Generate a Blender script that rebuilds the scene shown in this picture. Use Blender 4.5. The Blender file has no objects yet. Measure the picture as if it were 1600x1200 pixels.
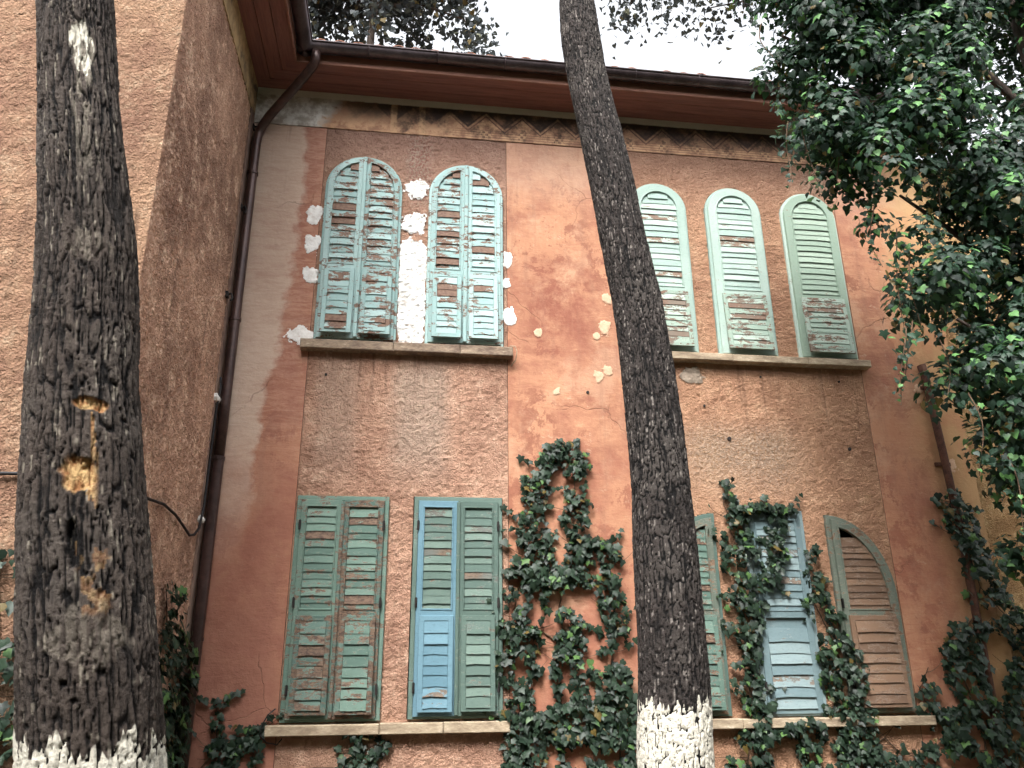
import bpy, math, random
import numpy as np
from mathutils import Vector, Matrix

random.seed(7)
rng = np.random.default_rng(11)
scene = bpy.context.scene
COL = scene.collection

# ------------------------------------------------------------------ camera
cam_data = bpy.data.cameras.new('camera')
cam_data.sensor_width = 36.0
cam_data.lens = 27.80
cam_data.clip_end = 2000
cam = bpy.data.objects.new('camera', cam_data)
COL.objects.link(cam)
yaw, pitch, roll = 0.136223, 0.342234, -0.008587
fw = Vector((math.sin(yaw) * math.cos(pitch), math.cos(yaw) * math.cos(pitch), math.sin(pitch)))
rt = Vector((math.cos(yaw), -math.sin(yaw), 0))
up = rt.cross(fw)
r2 = math.cos(roll) * rt + math.sin(roll) * up
u2 = -math.sin(roll) * rt + math.cos(roll) * up
mw = Matrix((r2, u2, -fw)).transposed().to_4x4()
mw.translation = (0, -8, 1.65)
cam.matrix_world = mw
scene.camera = cam

# ------------------------------------------------------------------ light
SUN_AZ = math.radians(203)      # compass bearing of the sun, clockwise from +Y
SUN_EL = math.radians(52)
world = bpy.data.worlds.new('World')
scene.world = world
world.use_nodes = True
wn = world.node_tree
wn.nodes.clear()
sky = wn.nodes.new('ShaderNodeTexSky')
sky.sky_type = 'NISHITA'
sky.sun_disc = False
sky.sun_elevation = SUN_EL
sky.sun_rotation = SUN_AZ
sky.air_density = 1.0
sky.dust_density = 6.0
sky.ozone_density = 1.0
hs = wn.nodes.new('ShaderNodeHueSaturation')
hs.inputs['Saturation'].default_value = 0.16
bg = wn.nodes.new('ShaderNodeBackground')
bg.inputs['Strength'].default_value = 0.15
wo = wn.nodes.new('ShaderNodeOutputWorld')
wn.links.new(sky.outputs[0], hs.inputs['Color'])
wn.links.new(hs.outputs[0], bg.inputs['Color'])
wn.links.new(bg.outputs[0], wo.inputs['Surface'])

sun_data = bpy.data.lights.new('sun', 'SUN')
sun_data.energy = 0.9
sun_data.angle = math.radians(14)
sun_data.color = (1.0, 0.97, 0.94)
sun = bpy.data.objects.new('sun', sun_data)
COL.objects.link(sun)
sd = Vector((math.sin(SUN_AZ) * math.cos(SUN_EL), math.cos(SUN_AZ) * math.cos(SUN_EL), math.sin(SUN_EL)))
sun.rotation_euler = sd.to_track_quat('Z', 'Y').to_euler()
sun.location = (-6, -12, 15)

scene.view_settings.view_transform = 'Standard'
scene.view_settings.look = 'None'
scene.view_settings.gamma = 1
scene.view_settings.use_curve_mapping = False
scene.view_settings.exposure = 2.02
scene.cycles.use_denoising = True
scene.cycles.max_bounces = 4
scene.cycles.adaptive_threshold = 0.03
scene.cycles.transparent_max_bounces = 4

# ------------------------------------------------------------------ object helpers
WL = {}

def C(r, g, b):
    f = lambda v: (v / 255 / 12.92) if v / 255 <= 0.04045 else ((v / 255 + 0.055) / 1.055) ** 2.4
    return (f(r), f(g), f(b), 1.0)

def link(o, parent=None, loc=(0, 0, 0)):
    COL.objects.link(o)
    loc = Vector(loc)
    WL[o.name] = loc
    if parent is not None:
        o.parent = parent
        o.location = loc - WL[parent.name]
    else:
        o.location = loc
    return o

def tag(o, label, cat=None, group=None, kind=None):
    if label: o['label'] = label
    if cat: o['category'] = cat
    if group: o['group'] = group
    if kind: o['kind'] = kind
    return o

def empty(name, loc):
    o = bpy.data.objects.new(name, None)
    o.empty_display_size = 0.2
    return link(o, None, loc)

def new_mesh(name, v, f, mat=None, smooth=False):
    me = bpy.data.meshes.new(name)
    me.from_pydata([tuple(p) for p in v], [], f)
    if mat: me.materials.append(mat)
    if smooth:
        me.polygons.foreach_set('use_smooth', [True] * len(me.polygons))
    me.update()
    return me

def np_mesh(name, V, F, mat=None, smooth=False):
    """V (n,3) array, F (m,k) int array"""
    me = bpy.data.meshes.new(name)
    V = np.ascontiguousarray(V, dtype=np.float32)
    F = np.ascontiguousarray(F, dtype=np.int32)
    m, k = F.shape
    me.vertices.add(len(V)); me.vertices.foreach_set('co', V.ravel())
    me.loops.add(m * k); me.loops.foreach_set('vertex_index', F.ravel())
    me.polygons.add(m)
    me.polygons.foreach_set('loop_start', np.arange(m, dtype=np.int32) * k)
    me.polygons.foreach_set('loop_total', np.full(m, k, dtype=np.int32))
    if smooth: me.polygons.foreach_set('use_smooth', np.ones(m, dtype=bool))
    if mat: me.materials.append(mat)
    me.update(calc_edges=True)
    return me

def mobj(name, me, parent=None, loc=(0, 0, 0)):
    return link(bpy.data.objects.new(name, me), parent, loc)

class MB:
    """collects simple shapes for one mesh"""
    def __init__(s): s.v = []; s.f = []
    def add(s, v, f):
        n = len(s.v); s.v += [tuple(p) for p in v]; s.f += [tuple(i + n for i in q) for q in f]
    def box(s, x0, x1, y0, y1, z0, z1):
        s.add([(x0,y0,z0),(x1,y0,z0),(x1,y1,z0),(x0,y1,z0),(x0,y0,z1),(x1,y0,z1),(x1,y1,z1),(x0,y1,z1)],
              [(0,3,2,1),(4,5,6,7),(0,1,5,4),(1,2,6,5),(2,3,7,6),(3,0,4,7)])
    def cbox(s, x0, x1, y0, y1, z0, z1, b):
        """box with chamfered front (low y) edges"""
        v = []
        for (y, d) in ((y1, 0), (y0 + b, 0), (y0, b)):
            v += [(x0+d, y, z0+d), (x1-d, y, z0+d), (x1-d, y, z1-d), (x0+d, y, z1-d)]
        f = [(0,1,2,3), (11,10,9,8)]
        for r in (0, 4):
            for i in range(4):
                j = (i + 1) % 4
                f.append((r+i, r+4+i, r+4+j, r+j))
        s.add(v, f)
    def ring(s, outer, inner, y0, y1, b=0.004, sh=None):
        """closed frame between two outlines (x,z lists of equal length), chamfered on the front"""
        n = len(outer); v = []
        oc = np.array(outer); ic = np.array(inner)
        d = ic - oc; L = np.linalg.norm(d, axis=1, keepdims=True) + 1e-9
        o2 = oc + d / L * b; i2 = ic - d / L * b
        for (pts, y) in ((oc, y1), (oc, y0 + b), (o2, y0), (i2, y0), (ic, y0 + b), (ic, y1)):
            for p in pts: v.append((p[0], y + (sh(p[1]) if sh else 0), p[1]))
        f = []
        for k in range(6):
            k2 = (k + 1) % 6
            for i in range(n):
                j = (i + 1) % n
                f.append((k*n+i, k*n+j, k2*n+j, k2*n+i))
        s.add(v, f)
    def tube(s, pts, rad, seg=8, cap=True):
        pts = [Vector(p) for p in pts]
        if not hasattr(rad, '__len__'): rad = [rad] * len(pts)
        n = len(pts); v = []; prev = None
        for i, p in enumerate(pts):
            t = (pts[min(i+1, n-1)] - pts[max(i-1, 0)]).normalized()
            if prev is None:
                a = Vector((0, 0, 1)) if abs(t.z) < .9 else Vector((1, 0, 0))
                x = t.cross(a).normalized()
            else:
                x = (prev - t * prev.dot(t)).normalized()
            prev = x; y = t.cross(x)
            for k in range(seg):
                a = 2 * math.pi * k / seg
                v.append(p + (x * math.cos(a) + y * math.sin(a)) * rad[i])
        f = []
        for i in range(n - 1):
            for k in range(seg):
                j = (k + 1) % seg
                f.append((i*seg+k, i*seg+j, (i+1)*seg+j, (i+1)*seg+k))
        if cap:
            f.append(tuple(range(seg))[::-1]); f.append(tuple((n-1)*seg + k for k in range(seg)))
        s.add(v, f)
    def build(s, name, mat, parent=None, loc=(0, 0, 0), smooth=False):
        lo = Vector(loc)
        me = new_mesh(name, [Vector(p) - lo for p in s.v], s.f, mat, smooth)
        return mobj(name, me, parent, loc)

# ------------------------------------------------------------------ numpy noise
def _h(ix, iy, seed):
    ix = ix.astype(np.int64); iy = iy.astype(np.int64)
    n = (ix * 374761393 + iy * 668265263 + seed * 974634777) & 0x7fffffff
    n = ((n ^ (n >> 13)) * 1274126177) & 0x7fffffff
    return ((n ^ (n >> 16)) & 0xffff) / 65535.0

def vnoise(x, y, seed=0):
    ix = np.floor(x); iy = np.floor(y); fx = x - ix; fy = y - iy
    fx = fx*fx*(3-2*fx); fy = fy*fy*(3-2*fy)
    a = _h(ix, iy, seed); b = _h(ix+1, iy, seed); c = _h(ix, iy+1, seed); d = _h(ix+1, iy+1, seed)
    return (a*(1-fx)+b*fx)*(1-fy) + (c*(1-fx)+d*fx)*fy

def fbm(x, y, oct=4, seed=0):
    s = 0; a = .5; t = 0
    for o in range(oct):
        s = s + a * vnoise(x, y, seed + o*17); t += a; a *= .5; x = x*2.03 + 5.1; y = y*2.03 + 2.7
    return s / t

def voro(x, y, seed=0):
    """F1, F2-F1 edge measure, cell hash"""
    ix = np.floor(x); iy = np.floor(y)
    f1 = np.full(x.shape, 9.); f2 = np.full(x.shape, 9.); hid = np.zeros(x.shape)
    for dx in (-1, 0, 1):
        for dy in (-1, 0, 1):
            cx = ix + dx; cy = iy + dy
            px = cx + _h(cx, cy, seed); py = cy + _h(cx, cy, seed + 5)
            d = np.hypot(px - x, py - y)
            hh = _h(cx, cy, seed + 9)
            closer = d < f1
            f2 = np.where(closer, f1, np.minimum(f2, d))
            hid = np.where(closer, hh, hid)
            f1 = np.where(closer, d, f1)
    return f1, f2 - f1, hid

def sstep(a, b, x):
    t = np.clip((x - a) / (b - a), 0, 1)
    return t*t*(3-2*t)

# ------------------------------------------------------------------ shader helper
class Sh:
    def __init__(s, name):
        s.m = bpy.data.materials.new(name); s.m.use_nodes = True
        s.nt = s.m.node_tree; s.nt.nodes.clear()
        s.out = s.nt.nodes.new('ShaderNodeOutputMaterial')
        s.b = s.nt.nodes.new('ShaderNodeBsdfPrincipled')
        s.nt.links.new(s.b.outputs[0], s.out.inputs['Surface'])
        s._pos = None
    def node(s, t): return s.nt.nodes.new(t)
    def put(s, sock, val):
        if isinstance(val, V): s.nt.links.new(val.k, sock)
        elif val is not None: sock.default_value = val
    def math(s, op, *a):
        n = s.node('ShaderNodeMath'); n.operation = op
        for i, q in enumerate(a): s.put(n.inputs[i], q)
        return V(s, n.outputs[0])
    @property
    def pos(s):
        if s._pos is None:
            g = s.node('ShaderNodeNewGeometry'); s.geo = g; s._pos = V(s, g.outputs['Position'])
            sx = s.node('ShaderNodeSeparateXYZ'); s.nt.links.new(g.outputs['Position'], sx.inputs[0])
            s.x, s.y, s.z = (V(s, sx.outputs[i]) for i in range(3))
        return s._pos
    def stretch(s, sc, off=(0, 0, 0)):
        n = s.node('ShaderNodeMapping'); s.put(n.inputs['Vector'], s.pos)
        n.inputs['Scale'].default_value = sc; n.inputs['Location'].default_value = off
        return V(s, n.outputs[0])
    def noise(s, scale, detail=4, rough=.55, vec=None, dist=0.0):
        n = s.node('ShaderNodeTexNoise'); s.put(n.inputs['Vector'], vec or s.pos)
        n.inputs['Scale'].default_value = scale; n.inputs['Detail'].default_value = detail
        n.inputs['Roughness'].default_value = rough; n.inputs['Distortion'].default_value = dist
        return V(s, n.outputs[0])
    def vor(s, scale, vec=None, feat='F1', out='Distance'):
        n = s.node('ShaderNodeTexVoronoi'); n.feature = feat; s.put(n.inputs['Vector'], vec or s.pos)
        n.inputs['Scale'].default_value = scale
        return V(s, n.outputs[out])
    def step(s, a, b, x):
        n = s.node('ShaderNodeMapRange'); n.interpolation_type = 'SMOOTHSTEP'
        inv = isinstance(a, (int, float)) and isinstance(b, (int, float)) and a > b
        if inv: a, b = b, a
        s.put(n.inputs[0], x); s.put(n.inputs[1], a); s.put(n.inputs[2], b)
        n.inputs[3].default_value = 1.0 if inv else 0.0; n.inputs[4].default_value = 0.0 if inv else 1.0
        return V(s, n.outputs[0])
    def mix(s, fac, a, b, mode='MIX'):
        n = s.node('ShaderNodeMix'); n.data_type = 'RGBA'; n.blend_type = mode; n.clamp_factor = True
        s.put(n.inputs[0], fac); s.put(n.inputs[6], a); s.put(n.inputs[7], b)
        return V(s, n.outputs[2])
    def cracks(s, scale, width, warp=.35):
        n = s.node('ShaderNodeTexNoise'); s.put(n.inputs['Vector'], s.pos); n.inputs['Scale'].default_value = scale*2.5; n.inputs['Detail'].default_value = 6
        vm = s.node('ShaderNodeVectorMath'); vm.operation = 'MULTIPLY_ADD'; s.nt.links.new(n.outputs[1], vm.inputs[0])
        vm.inputs[1].default_value = (warp, warp, warp); s.put(vm.inputs[2], s.pos)
        e = s.vor(scale, V(s, vm.outputs[0]), 'DISTANCE_TO_EDGE')
        return s.step(width, width*.3, e)*s.step(.52, .60, s.noise(.9, 3, .5, s.stretch((1, 1, 1), (4, 1, 8))))
    def attr(s, name):
        n = s.node('ShaderNodeAttribute'); n.attribute_name = name
        sp = s.node('ShaderNodeSeparateColor'); s.nt.links.new(n.outputs['Color'], sp.inputs[0])
        return [V(s, sp.outputs[i]) for i in range(3)] + [V(s, n.outputs['Alpha'])]
    def mute(s, col, sat=.8, val=1.0, hue=.5):
        n = s.node('ShaderNodeHueSaturation'); n.inputs['Hue'].default_value = hue; n.inputs['Saturation'].default_value = sat; n.inputs['Value'].default_value = val
        s.put(n.inputs['Color'], col); return V(s, n.outputs[0])
    def rand(s):
        n = s.node('ShaderNodeObjectInfo'); return V(s, n.outputs['Random'])
    def bump(s, h, dist, strength=1.0, prev=None):
        n = s.node('ShaderNodeBump'); n.inputs['Strength'].default_value = strength
        n.inputs['Distance'].default_value = dist; s.put(n.inputs['Height'], h)
        if prev: s.put(n.inputs['Normal'], prev)
        return V(s, n.outputs[0])
    def done(s, color=None, rough=.9, normal=None, metal=0.0, spec=.3):
        s.put(s.b.inputs['Base Color'], color); s.put(s.b.inputs['Roughness'], rough)
        if normal: s.put(s.b.inputs['Normal'], normal)
        s.b.inputs['Metallic'].default_value = metal
        s.b.inputs['Specular IOR Level'].default_value = spec
        return s.m

class V:
    def __init__(s, sh, k): s.sh = sh; s.k = k
    def __add__(s, o): return s.sh.math('ADD', s, o)
    __radd__ = __add__
    def __mul__(s, o): return s.sh.math('MULTIPLY', s, o)
    __rmul__ = __mul__
    def __sub__(s, o): return s.sh.math('SUBTRACT', s, o)
    def __rsub__(s, o): return s.sh.math('SUBTRACT', o, s)
    def __truediv__(s, o): return s.sh.math('DIVIDE', s, o)

# ------------------------------------------------------------------ wall materials
def smooth_plaster(name, pale=True):
    s = Sh(name); s.pos; x, z = s.x, s.z
    n1 = s.noise(.9, 5, .6, dist=.4); n2 = s.noise(4.5, 6, .65)
    n3 = s.noise(3.2, 6, .75, s.stretch((1.2, 1.2, 5)), dist=.9)
    n4 = s.noise(26, 4, .6)
    m = n1*.55 + n2*.3 + n3*.25
    col = s.mix(s.step(.44, .62, m), C(178, 100, 78), C(214, 140, 104))
    col = s.mix(s.step(.56, .68, n2*.6 + n3*.4), col, C(224, 158, 120))
    # deep red worn patches with crisp chipped edges
    nr = s.noise(2.1, 9, .78, dist=.25)
    red = s.step(.525, .55, nr)*s.step(.42, .55, n1)
    col = s.mix(red*.7, col, C(154, 76, 60))
    fleck = s.step(.56, .58, s.noise(6, 10, .85))*s.step(.44, .56, s.noise(1.7, 3))
    col = s.mix(fleck*.5, col, C(150, 80, 64))
    chip = s.step(.585, .60, s.noise(5, 10, .85, s.stretch((1, 1, 1.4), (3, 9, 4))))
    col = s.mix(chip*.45, col, C(230, 188, 156))
    gw_ = s.step(.5, .62, s.noise(1.5, 6, .7, s.stretch((1, 1, 1), (7, 3, 2))))
    col = s.mix(gw_*.42, col, C(228, 172, 138))
    zr = s.math('ABSOLUTE', z - 5.55 + (n1 - .5)*1.4); xr = s.math('ABSOLUTE', x - 1.65 + (n2 - .5)*.8)
    col = s.mix(s.step(1.0, .3, zr)*s.step(.55, .1, xr)*.9*s.step(.35, .55, nr), col, C(160, 78, 62))
    col = s.mix(s.step(4.2, 3.0, z + (n1 - .5)*1.5)*s.step(.4, .62, n3*.6 + nr*.4)*.75, col, C(186, 98, 74))
    col = s.mix(s.step(6.6, 7.3, z + (nr - .5)*1.0)*.5, col, C(196, 152, 132))
    col = s.mix(s.step(.5, .66, s.noise(1.2, 6, .7, s.stretch((5, 5, .45))))*.35, col, C(166, 108, 88))
    # older brick-red coat: left pilaster and lower wall
    low = s.step(4.6, 1.5, z + (n1 - .5)*1.6)
    left = s.step(-.6, -1.3, x + (n2 - .5)*.4)
    col = s.mix(low*left*.85, col, s.mix(n2, C(150, 80, 68), C(196, 120, 102)))
    col = s.mix(left*s.step(2.5, 5, z)*.75, col, s.mix(s.step(.4, .6, n3), C(182, 106, 92), C(212, 146, 126)))
    # pale grey limewash band on the far left, ragged edge
    edge = -1.30 - .06*s.step(6.5, 3.5, z)*4 + (n2 - .5)*.35 + (n1 - .5)*.35
    pl = s.step(.05, -.05, x - edge + (n4 - .5)*.05) * s.step(2.4, 4.3, z + (n1 - .5)*2)
    col = s.mix(pl*.85, col, s.mix(s.step(.3, .7, n3*.5 + n1*.5), C(216, 174, 154), C(242, 214, 194)))
    # ochre and yellowing on the right pilaster
    yr = s.step(5.55, 6.25, x + (n1 - .5)*1.0)
    col = s.mix(yr*.75, col, s.mix(n2, C(206, 150, 92), C(226, 178, 118)))
    rr = s.step(5.3, 5.5, x)*s.step(.5, .62, n1*.6 + n2*.4)
    col = s.mix(rr*.5, col, C(196, 106, 72))
    # scratches, soot runs
    sc = s.step(.66, .72, s.noise(3.0, 5, .75, s.stretch((2.5, 2.5, 34))))
    col = s.mix(sc*.35, col, C(228, 196, 172))
    run = s.step(.56, .75, s.noise(1.6, 5, .6, s.stretch((6, 6, .5))))
    col = s.mix(run*.35*s.step(5.2, 7.6, z), col, C(112, 78, 68))
    col = s.mix((s.step(.7, .76, n4))*.4, col, C(110, 66, 54))
    ck = s.cracks(1.1, .010)
    col = s.mix(ck*.22, col, C(84, 52, 44))
    nb = s.bump(n3*.6 + n4*.6 + nr*.5 - ck*.5, .010, .8)
    return s.done(s.mute(col, .88, .70, .511), .92, nb)

def rough_plaster(name, pal, top_dirt=.7, streak=None, scale=1.0, val=.78):
    """pal: (dark, mid, light)"""
    s = Sh(name); s.pos; x, z = s.x, s.z
    n1 = s.noise(.8, 5, .6, dist=.3); n2 = s.noise(5, 6, .65)
    n4 = s.noise(38*scale, 5, .7); n5 = s.noise(85*scale, 3, .6)
    col = s.mix(s.step(.35, .65, n1*.6 + n2*.4), pal[0], pal[1])
    col = s.mix(s.step(.5, .68, n2*.5 + n4*.5), col, pal[2])
    col = s.mix(s.step(.6, .68, n4*.6 + n5*.4)*.55, col, s.mix(.5, pal[0], C(70, 46, 40)))
    col = s.mix(s.step(.62, .7, n5)*.35, col, C(222, 190, 165))
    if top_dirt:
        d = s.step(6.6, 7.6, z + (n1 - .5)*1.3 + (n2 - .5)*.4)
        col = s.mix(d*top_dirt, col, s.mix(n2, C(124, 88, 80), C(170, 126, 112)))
    if streak:
        for (sx, w, z0, z1, c, a) in streak:
            dx = s.math('ABSOLUTE', x - (sx + 0.0) + (n2 - .5)*.25)
            k = s.step(w, w*.35, dx)*s.step(z0, z0 + .7, z)*s.step(z1 + .1, z1 - .3, z + (n1 - .5)*.4)
            col = s.mix(k*a, col, s.mix(s.step(.4, .6, n4), c, C(190, 170, 150)))
    dr = s.step(.52, .66, s.noise(1.5, 5, .65, s.stretch((9, 9, .35))))*s.step(3.6, 4.7, z)*s.step(4.86, 4.82, z)
    col = s.mix(dr*.45, col, s.mix(.6, pal[0], C(70, 56, 50)))
    run = s.step(.55, .75, s.noise(1.5, 5, .6, s.stretch((7, 7, .6))))
    col = s.mix(run*.3, col, s.mix(.5, pal[0], C(80, 56, 50)))
    ck = s.cracks(.8, .009, .4); col = s.mix(ck*.2, col, C(74, 50, 44))
    n6 = s.noise(62*scale, 3, .55, dist=.6)
    nb = s.bump(s.step(.35, .7, n6)*.6 + n5*.4 + n4*.4, .03, .9)
    return s.done(s.mute(col, .83, val*1.12, .507), .95, nb, spec=.15)

M = {}
M['smooth'] = smooth_plaster('worn_smooth_plaster')
M['panel_left'] = rough_plaster('rough_pink_plaster', (C(178, 122, 96), C(220, 160, 128), C(238, 190, 160)), .65,
    [(.12, .42, 3.2, 4.85, C(206, 176, 156), .6), (-.75, .3, 3.2, 4.85, C(196, 162, 142), .4), (.02, .2, 6.2, 7.7, C(150, 70, 62), .6)])
M['panel_right'] = rough_plaster('rough_orange_plaster', (C(178, 118, 84), C(214, 150, 108), C(230, 176, 136)), .5,
    [(3.6, 1.0, 3.1, 4.2, C(158, 124, 88), .6), (5.0, .3, 7.0, 7.6, C(110, 66, 58), .8)])
M['wing_side'] = rough_plaster('rough_brown_plaster', (C(136, 94, 76), C(196, 142, 114), C(236, 194, 164)), 0, None, .62, 1.05)
M['wing_front'] = rough_plaster('rough_peach_plaster', (C(168, 114, 88), C(206, 152, 112), C(224, 182, 146)), 0, None, .75, .52)
M['ochre_wall'] = rough_plaster('rough_ochre_plaster', (C(170, 118, 62), C(212, 158, 92), C(232, 190, 128)), 0)

def frieze_mat():
    s = Sh('painted_frieze'); s.pos; x, z = s.x, s.z
    n1 = s.noise(1.4, 5, .6); n2 = s.noise(7, 6, .7); n4 = s.noise(30, 4, .6)
    col = s.mix(s.step(.35, .65, n2), C(150, 100, 66), C(204, 152, 100))
    dark = C(58, 44, 42)
    p = .445
    u = s.math('FRACT', (x - .36)/p)
    tri = s.math('ABSOLUTE', u - .5)*2.0           # 0 in the middle, 1 at the ends
    def stroke(z0, h, w):
        d = s.math('ABSOLUTE', z - (z0 + h*tri) + (n4 - .5)*.012)
        return s.step(w, w*.6, d)
    fade = s.step(.25, .6, x + (n2 - .5)*.5)
    # black ground above the zigzag
    top = s.step(-.01, .02, z - (7.80 + .22*tri))
    soot = s.step(.32, .55, n2*.7 + s.noise(2.2, 4)*.5 - .08)
    col = s.mix(top*soot*.85*s.step(-.9, -.4, x), col, s.mix(n4, C(34, 28, 29), C(62, 48, 45)))
    for (z0, w, c) in ((7.765, .015, C(84, 48, 44)), (7.80, .012, C(176, 128, 86)), (7.835, .015, C(66, 42, 40))):
        col = s.mix(stroke(z0, .22, w)*fade*s.step(.3, .6, n2*.6 + n4*.4 + .05)*.85, col, c)
    brn = s.step(1.2, 3.2, x + (n2 - .5)*1.2)*s.step(.3, .6, n2*.6 + n4*.4)*s.step(7.76, 7.80, z)
    col = s.mix(brn*.6, col, C(78, 56, 50))
    # petals under each peak
    rad = s.math('POWER', s.math('POWER', (s.math('FRACT', (x - .36)/p + .5) - .5)*p, 2.0) + s.math('POWER', z - 7.80, 2.0), .5)
    col = s.mix(s.step(.05, .035, rad)*fade*.6*s.step(.45, .55, n4*.5 + n2*.5), col, dark)
    # ruled lines along the foot and checks
    ln = s.step(.30, .22, s.math('ABSOLUTE', s.math('FRACT', z/.034) - .5))*s.step(7.79, 7.785, z)
    col = s.mix((1 - ln)*s.step(7.79, 7.785, z)*fade*.45, col, C(96, 62, 48))
    cu = s.math('ABSOLUTE', (s.math('FRACT', (x - .36)/p + .5) - .5)*p)
    chk = s.step(.06, .055, cu)*s.step(7.67, 7.675, z)*s.step(7.785, 7.78, z)
    ck = s.math('FRACT', (s.math('FLOOR', x/.036) + s.math('FLOOR', z/.036))*.5)
    col = s.mix(chk*fade*.6*s.step(.35, .6, n2*.6 + n4*.4), col, s.mix(s.step(.2, .3, ck), C(62, 46, 44), C(206, 160, 104)))
    # faded and sooty left stretch, two clean vertical bars, grey repair at the corner
    lf = s.step(.5, .2, x + (n2 - .5)*.4)*s.step(.38, .6, n2*.8 + n1*.3 - .03)
    col = s.mix(lf*.75*s.step(7.7, 7.95, z + (n2 - .5)*.3), col, s.mix(n4, C(40, 34, 33), C(88, 68, 56)))
    for bx in (-.31, .03):
        bar = s.step(.05, .025, s.math('ABSOLUTE', x - bx + (n4 - .5)*.03))
        col = s.mix(bar*.85, col, C(196, 148, 96))
    grey = s.step(-.95, -1.1, x + (n2 - .5)*.5 + (z - 7.9)*-.5)
    col = s.mix(grey*.95, col, s.mix(s.step(.4, .62, n2), C(176, 168, 156), C(232, 232, 226)))
    strip = s.step(8.045, 8.065, z + (n2 - .5)*.03)
    col = s.mix(strip, col, s.mix(n2, C(206, 202, 188), C(236, 232, 218)))
    yl = s.step(4.9, 5.1, x)*s.step(7.80, 7.77, z)
    col = s.mix(yl*.7, col, C(210, 166, 104))
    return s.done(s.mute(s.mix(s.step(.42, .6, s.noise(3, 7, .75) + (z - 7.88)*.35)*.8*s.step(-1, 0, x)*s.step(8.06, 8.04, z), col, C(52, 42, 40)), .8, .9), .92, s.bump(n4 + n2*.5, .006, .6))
M['frieze'] = frieze_mat()

def wing_frieze_mat():
    s = Sh('stained_ochre_band'); s.pos
    n1 = s.noise(1.8, 5, .6); n2 = s.noise(9, 5, .7)
    col = s.mix(s.step(.4, .6, n2), C(148, 124, 92), C(186, 158, 118))
    col = s.mix(s.step(.52, .62, n1*.7 + n2*.3), col, C(88, 76, 66))
    return s.done(col, .92, s.bump(n2, .005, .5))
M['wing_frieze'] = wing_frieze_mat()

def mottled(name, c0, c1, c2=None, scale=8, rough=.85, bump=.004, stretch=None, metal=0., spec=.3):
    s = Sh(name); s.pos
    v = s.stretch(stretch) if stretch else None
    n1 = s.noise(scale, 6, .65, v); n2 = s.noise(scale*6, 4, .6, v)
    col = s.mix(s.step(.35, .65, n1*.7 + n2*.3), c0, c1)
    if c2: col = s.mix(s.step(.58, .68, n2*.6 + n1*.4), col, c2)
    return s.done(col, rough, s.bump(n1*.5 + n2*.5, bump, .7), metal, spec)

def white_patch_mat():
    s = Sh('fresh_white_plaster'); s.pos
    n1 = s.noise(6, 7, .7); n2 = s.noise(40, 5, .7)
    col = s.mix(s.step(.35, .6, n1), C(214, 210, 204), C(244, 243, 240))
    col = s.mix(s.step(.56, .66, s.noise(14, 8, .8))*.55, col, C(196, 170, 154))
    col = s.mix(s.step(.64, .68, n2)*.5, col, C(150, 138, 128))
    return s.done(col, .95, s.bump(n1 + n2*.5, .02, .8))
M['white_patch'] = white_patch_mat()
M['sill'] = mottled('dirty_stone_sill', C(96, 80, 70), C(156, 138, 118), C(190, 176, 158), 5, .9, .004, (1, 1, 3))
M['sill_low'] = mottled('stone_sill', C(126, 110, 92), C(178, 162, 138), C(204, 192, 172), 5, .9, .004, (1, 1, 3))
M['soffit'] = mottled('stained_red_brown_boards', C(118, 78, 72), C(148, 102, 92), C(96, 66, 62), 3, .6, .003, (.5, 9, 9))
M['soffit_wing'] = mottled('stained_red_brown_wing_boards', C(118, 78, 72), C(148, 102, 92), C(96, 66, 62), 3, .6, .003, (9, .5, 9))
M['fascia'] = mottled('orange_brown_fascia', C(128, 88, 76), C(156, 112, 96), C(104, 74, 66), 3, .65, .003, (.6, 6, 9))
M['gutter'] = mottled('dark_brown_metal', C(58, 48, 50), C(84, 72, 74), None, 5, .32, .001, None, .5, .5)
M['downpipe'] = mottled('painted_brown_metal_pipe', C(54, 40, 38), C(82, 62, 58), None, 4, .35, .001, None, .4, .5)
M['rust'] = mottled('rusty_pipe', C(58, 38, 32), C(94, 62, 48), C(40, 30, 28), 12, .85, .003)
M['tile'] = mottled('old_roof_tile', C(120, 84, 70), C(162, 116, 96), C(92, 78, 70), 7, .9, .006)
M['cable'] = mottled('black_cable', C(22, 21, 22), C(40, 38, 40), None, 20, .6, .001)
M['iron'] = mottled('black_iron', C(26, 24, 24), C(48, 42, 40), None, 20, .7, .002)
M['interior'] = mottled('interior_plaster', C(96, 90, 82), C(120, 112, 102), None, 3, .9, .002)
M['grey_patch'] = mottled('grey_cement_patch', C(132, 118, 104), C(164, 150, 134), None, 8, .95, .006)
M['cream_patch'] = mottled('cream_plaster_patch', C(196, 158, 130), C(214, 184, 156), C(180, 126, 100), 16, .95, .006)
def ground_mat():
    s = Sh('garden_soil'); s.pos
    n1 = s.noise(.6, 6, .6); n2 = s.noise(14, 5, .7)
    col = s.mix(s.step(.4, .6, n1), C(64, 56, 46), C(88, 78, 64))
    col = s.mix(s.step(.55, .65, n2), col, C(66, 72, 44))
    return s.done(col, .95, s.bump(n2, .02))
M['ground'] = ground_mat()

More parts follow.
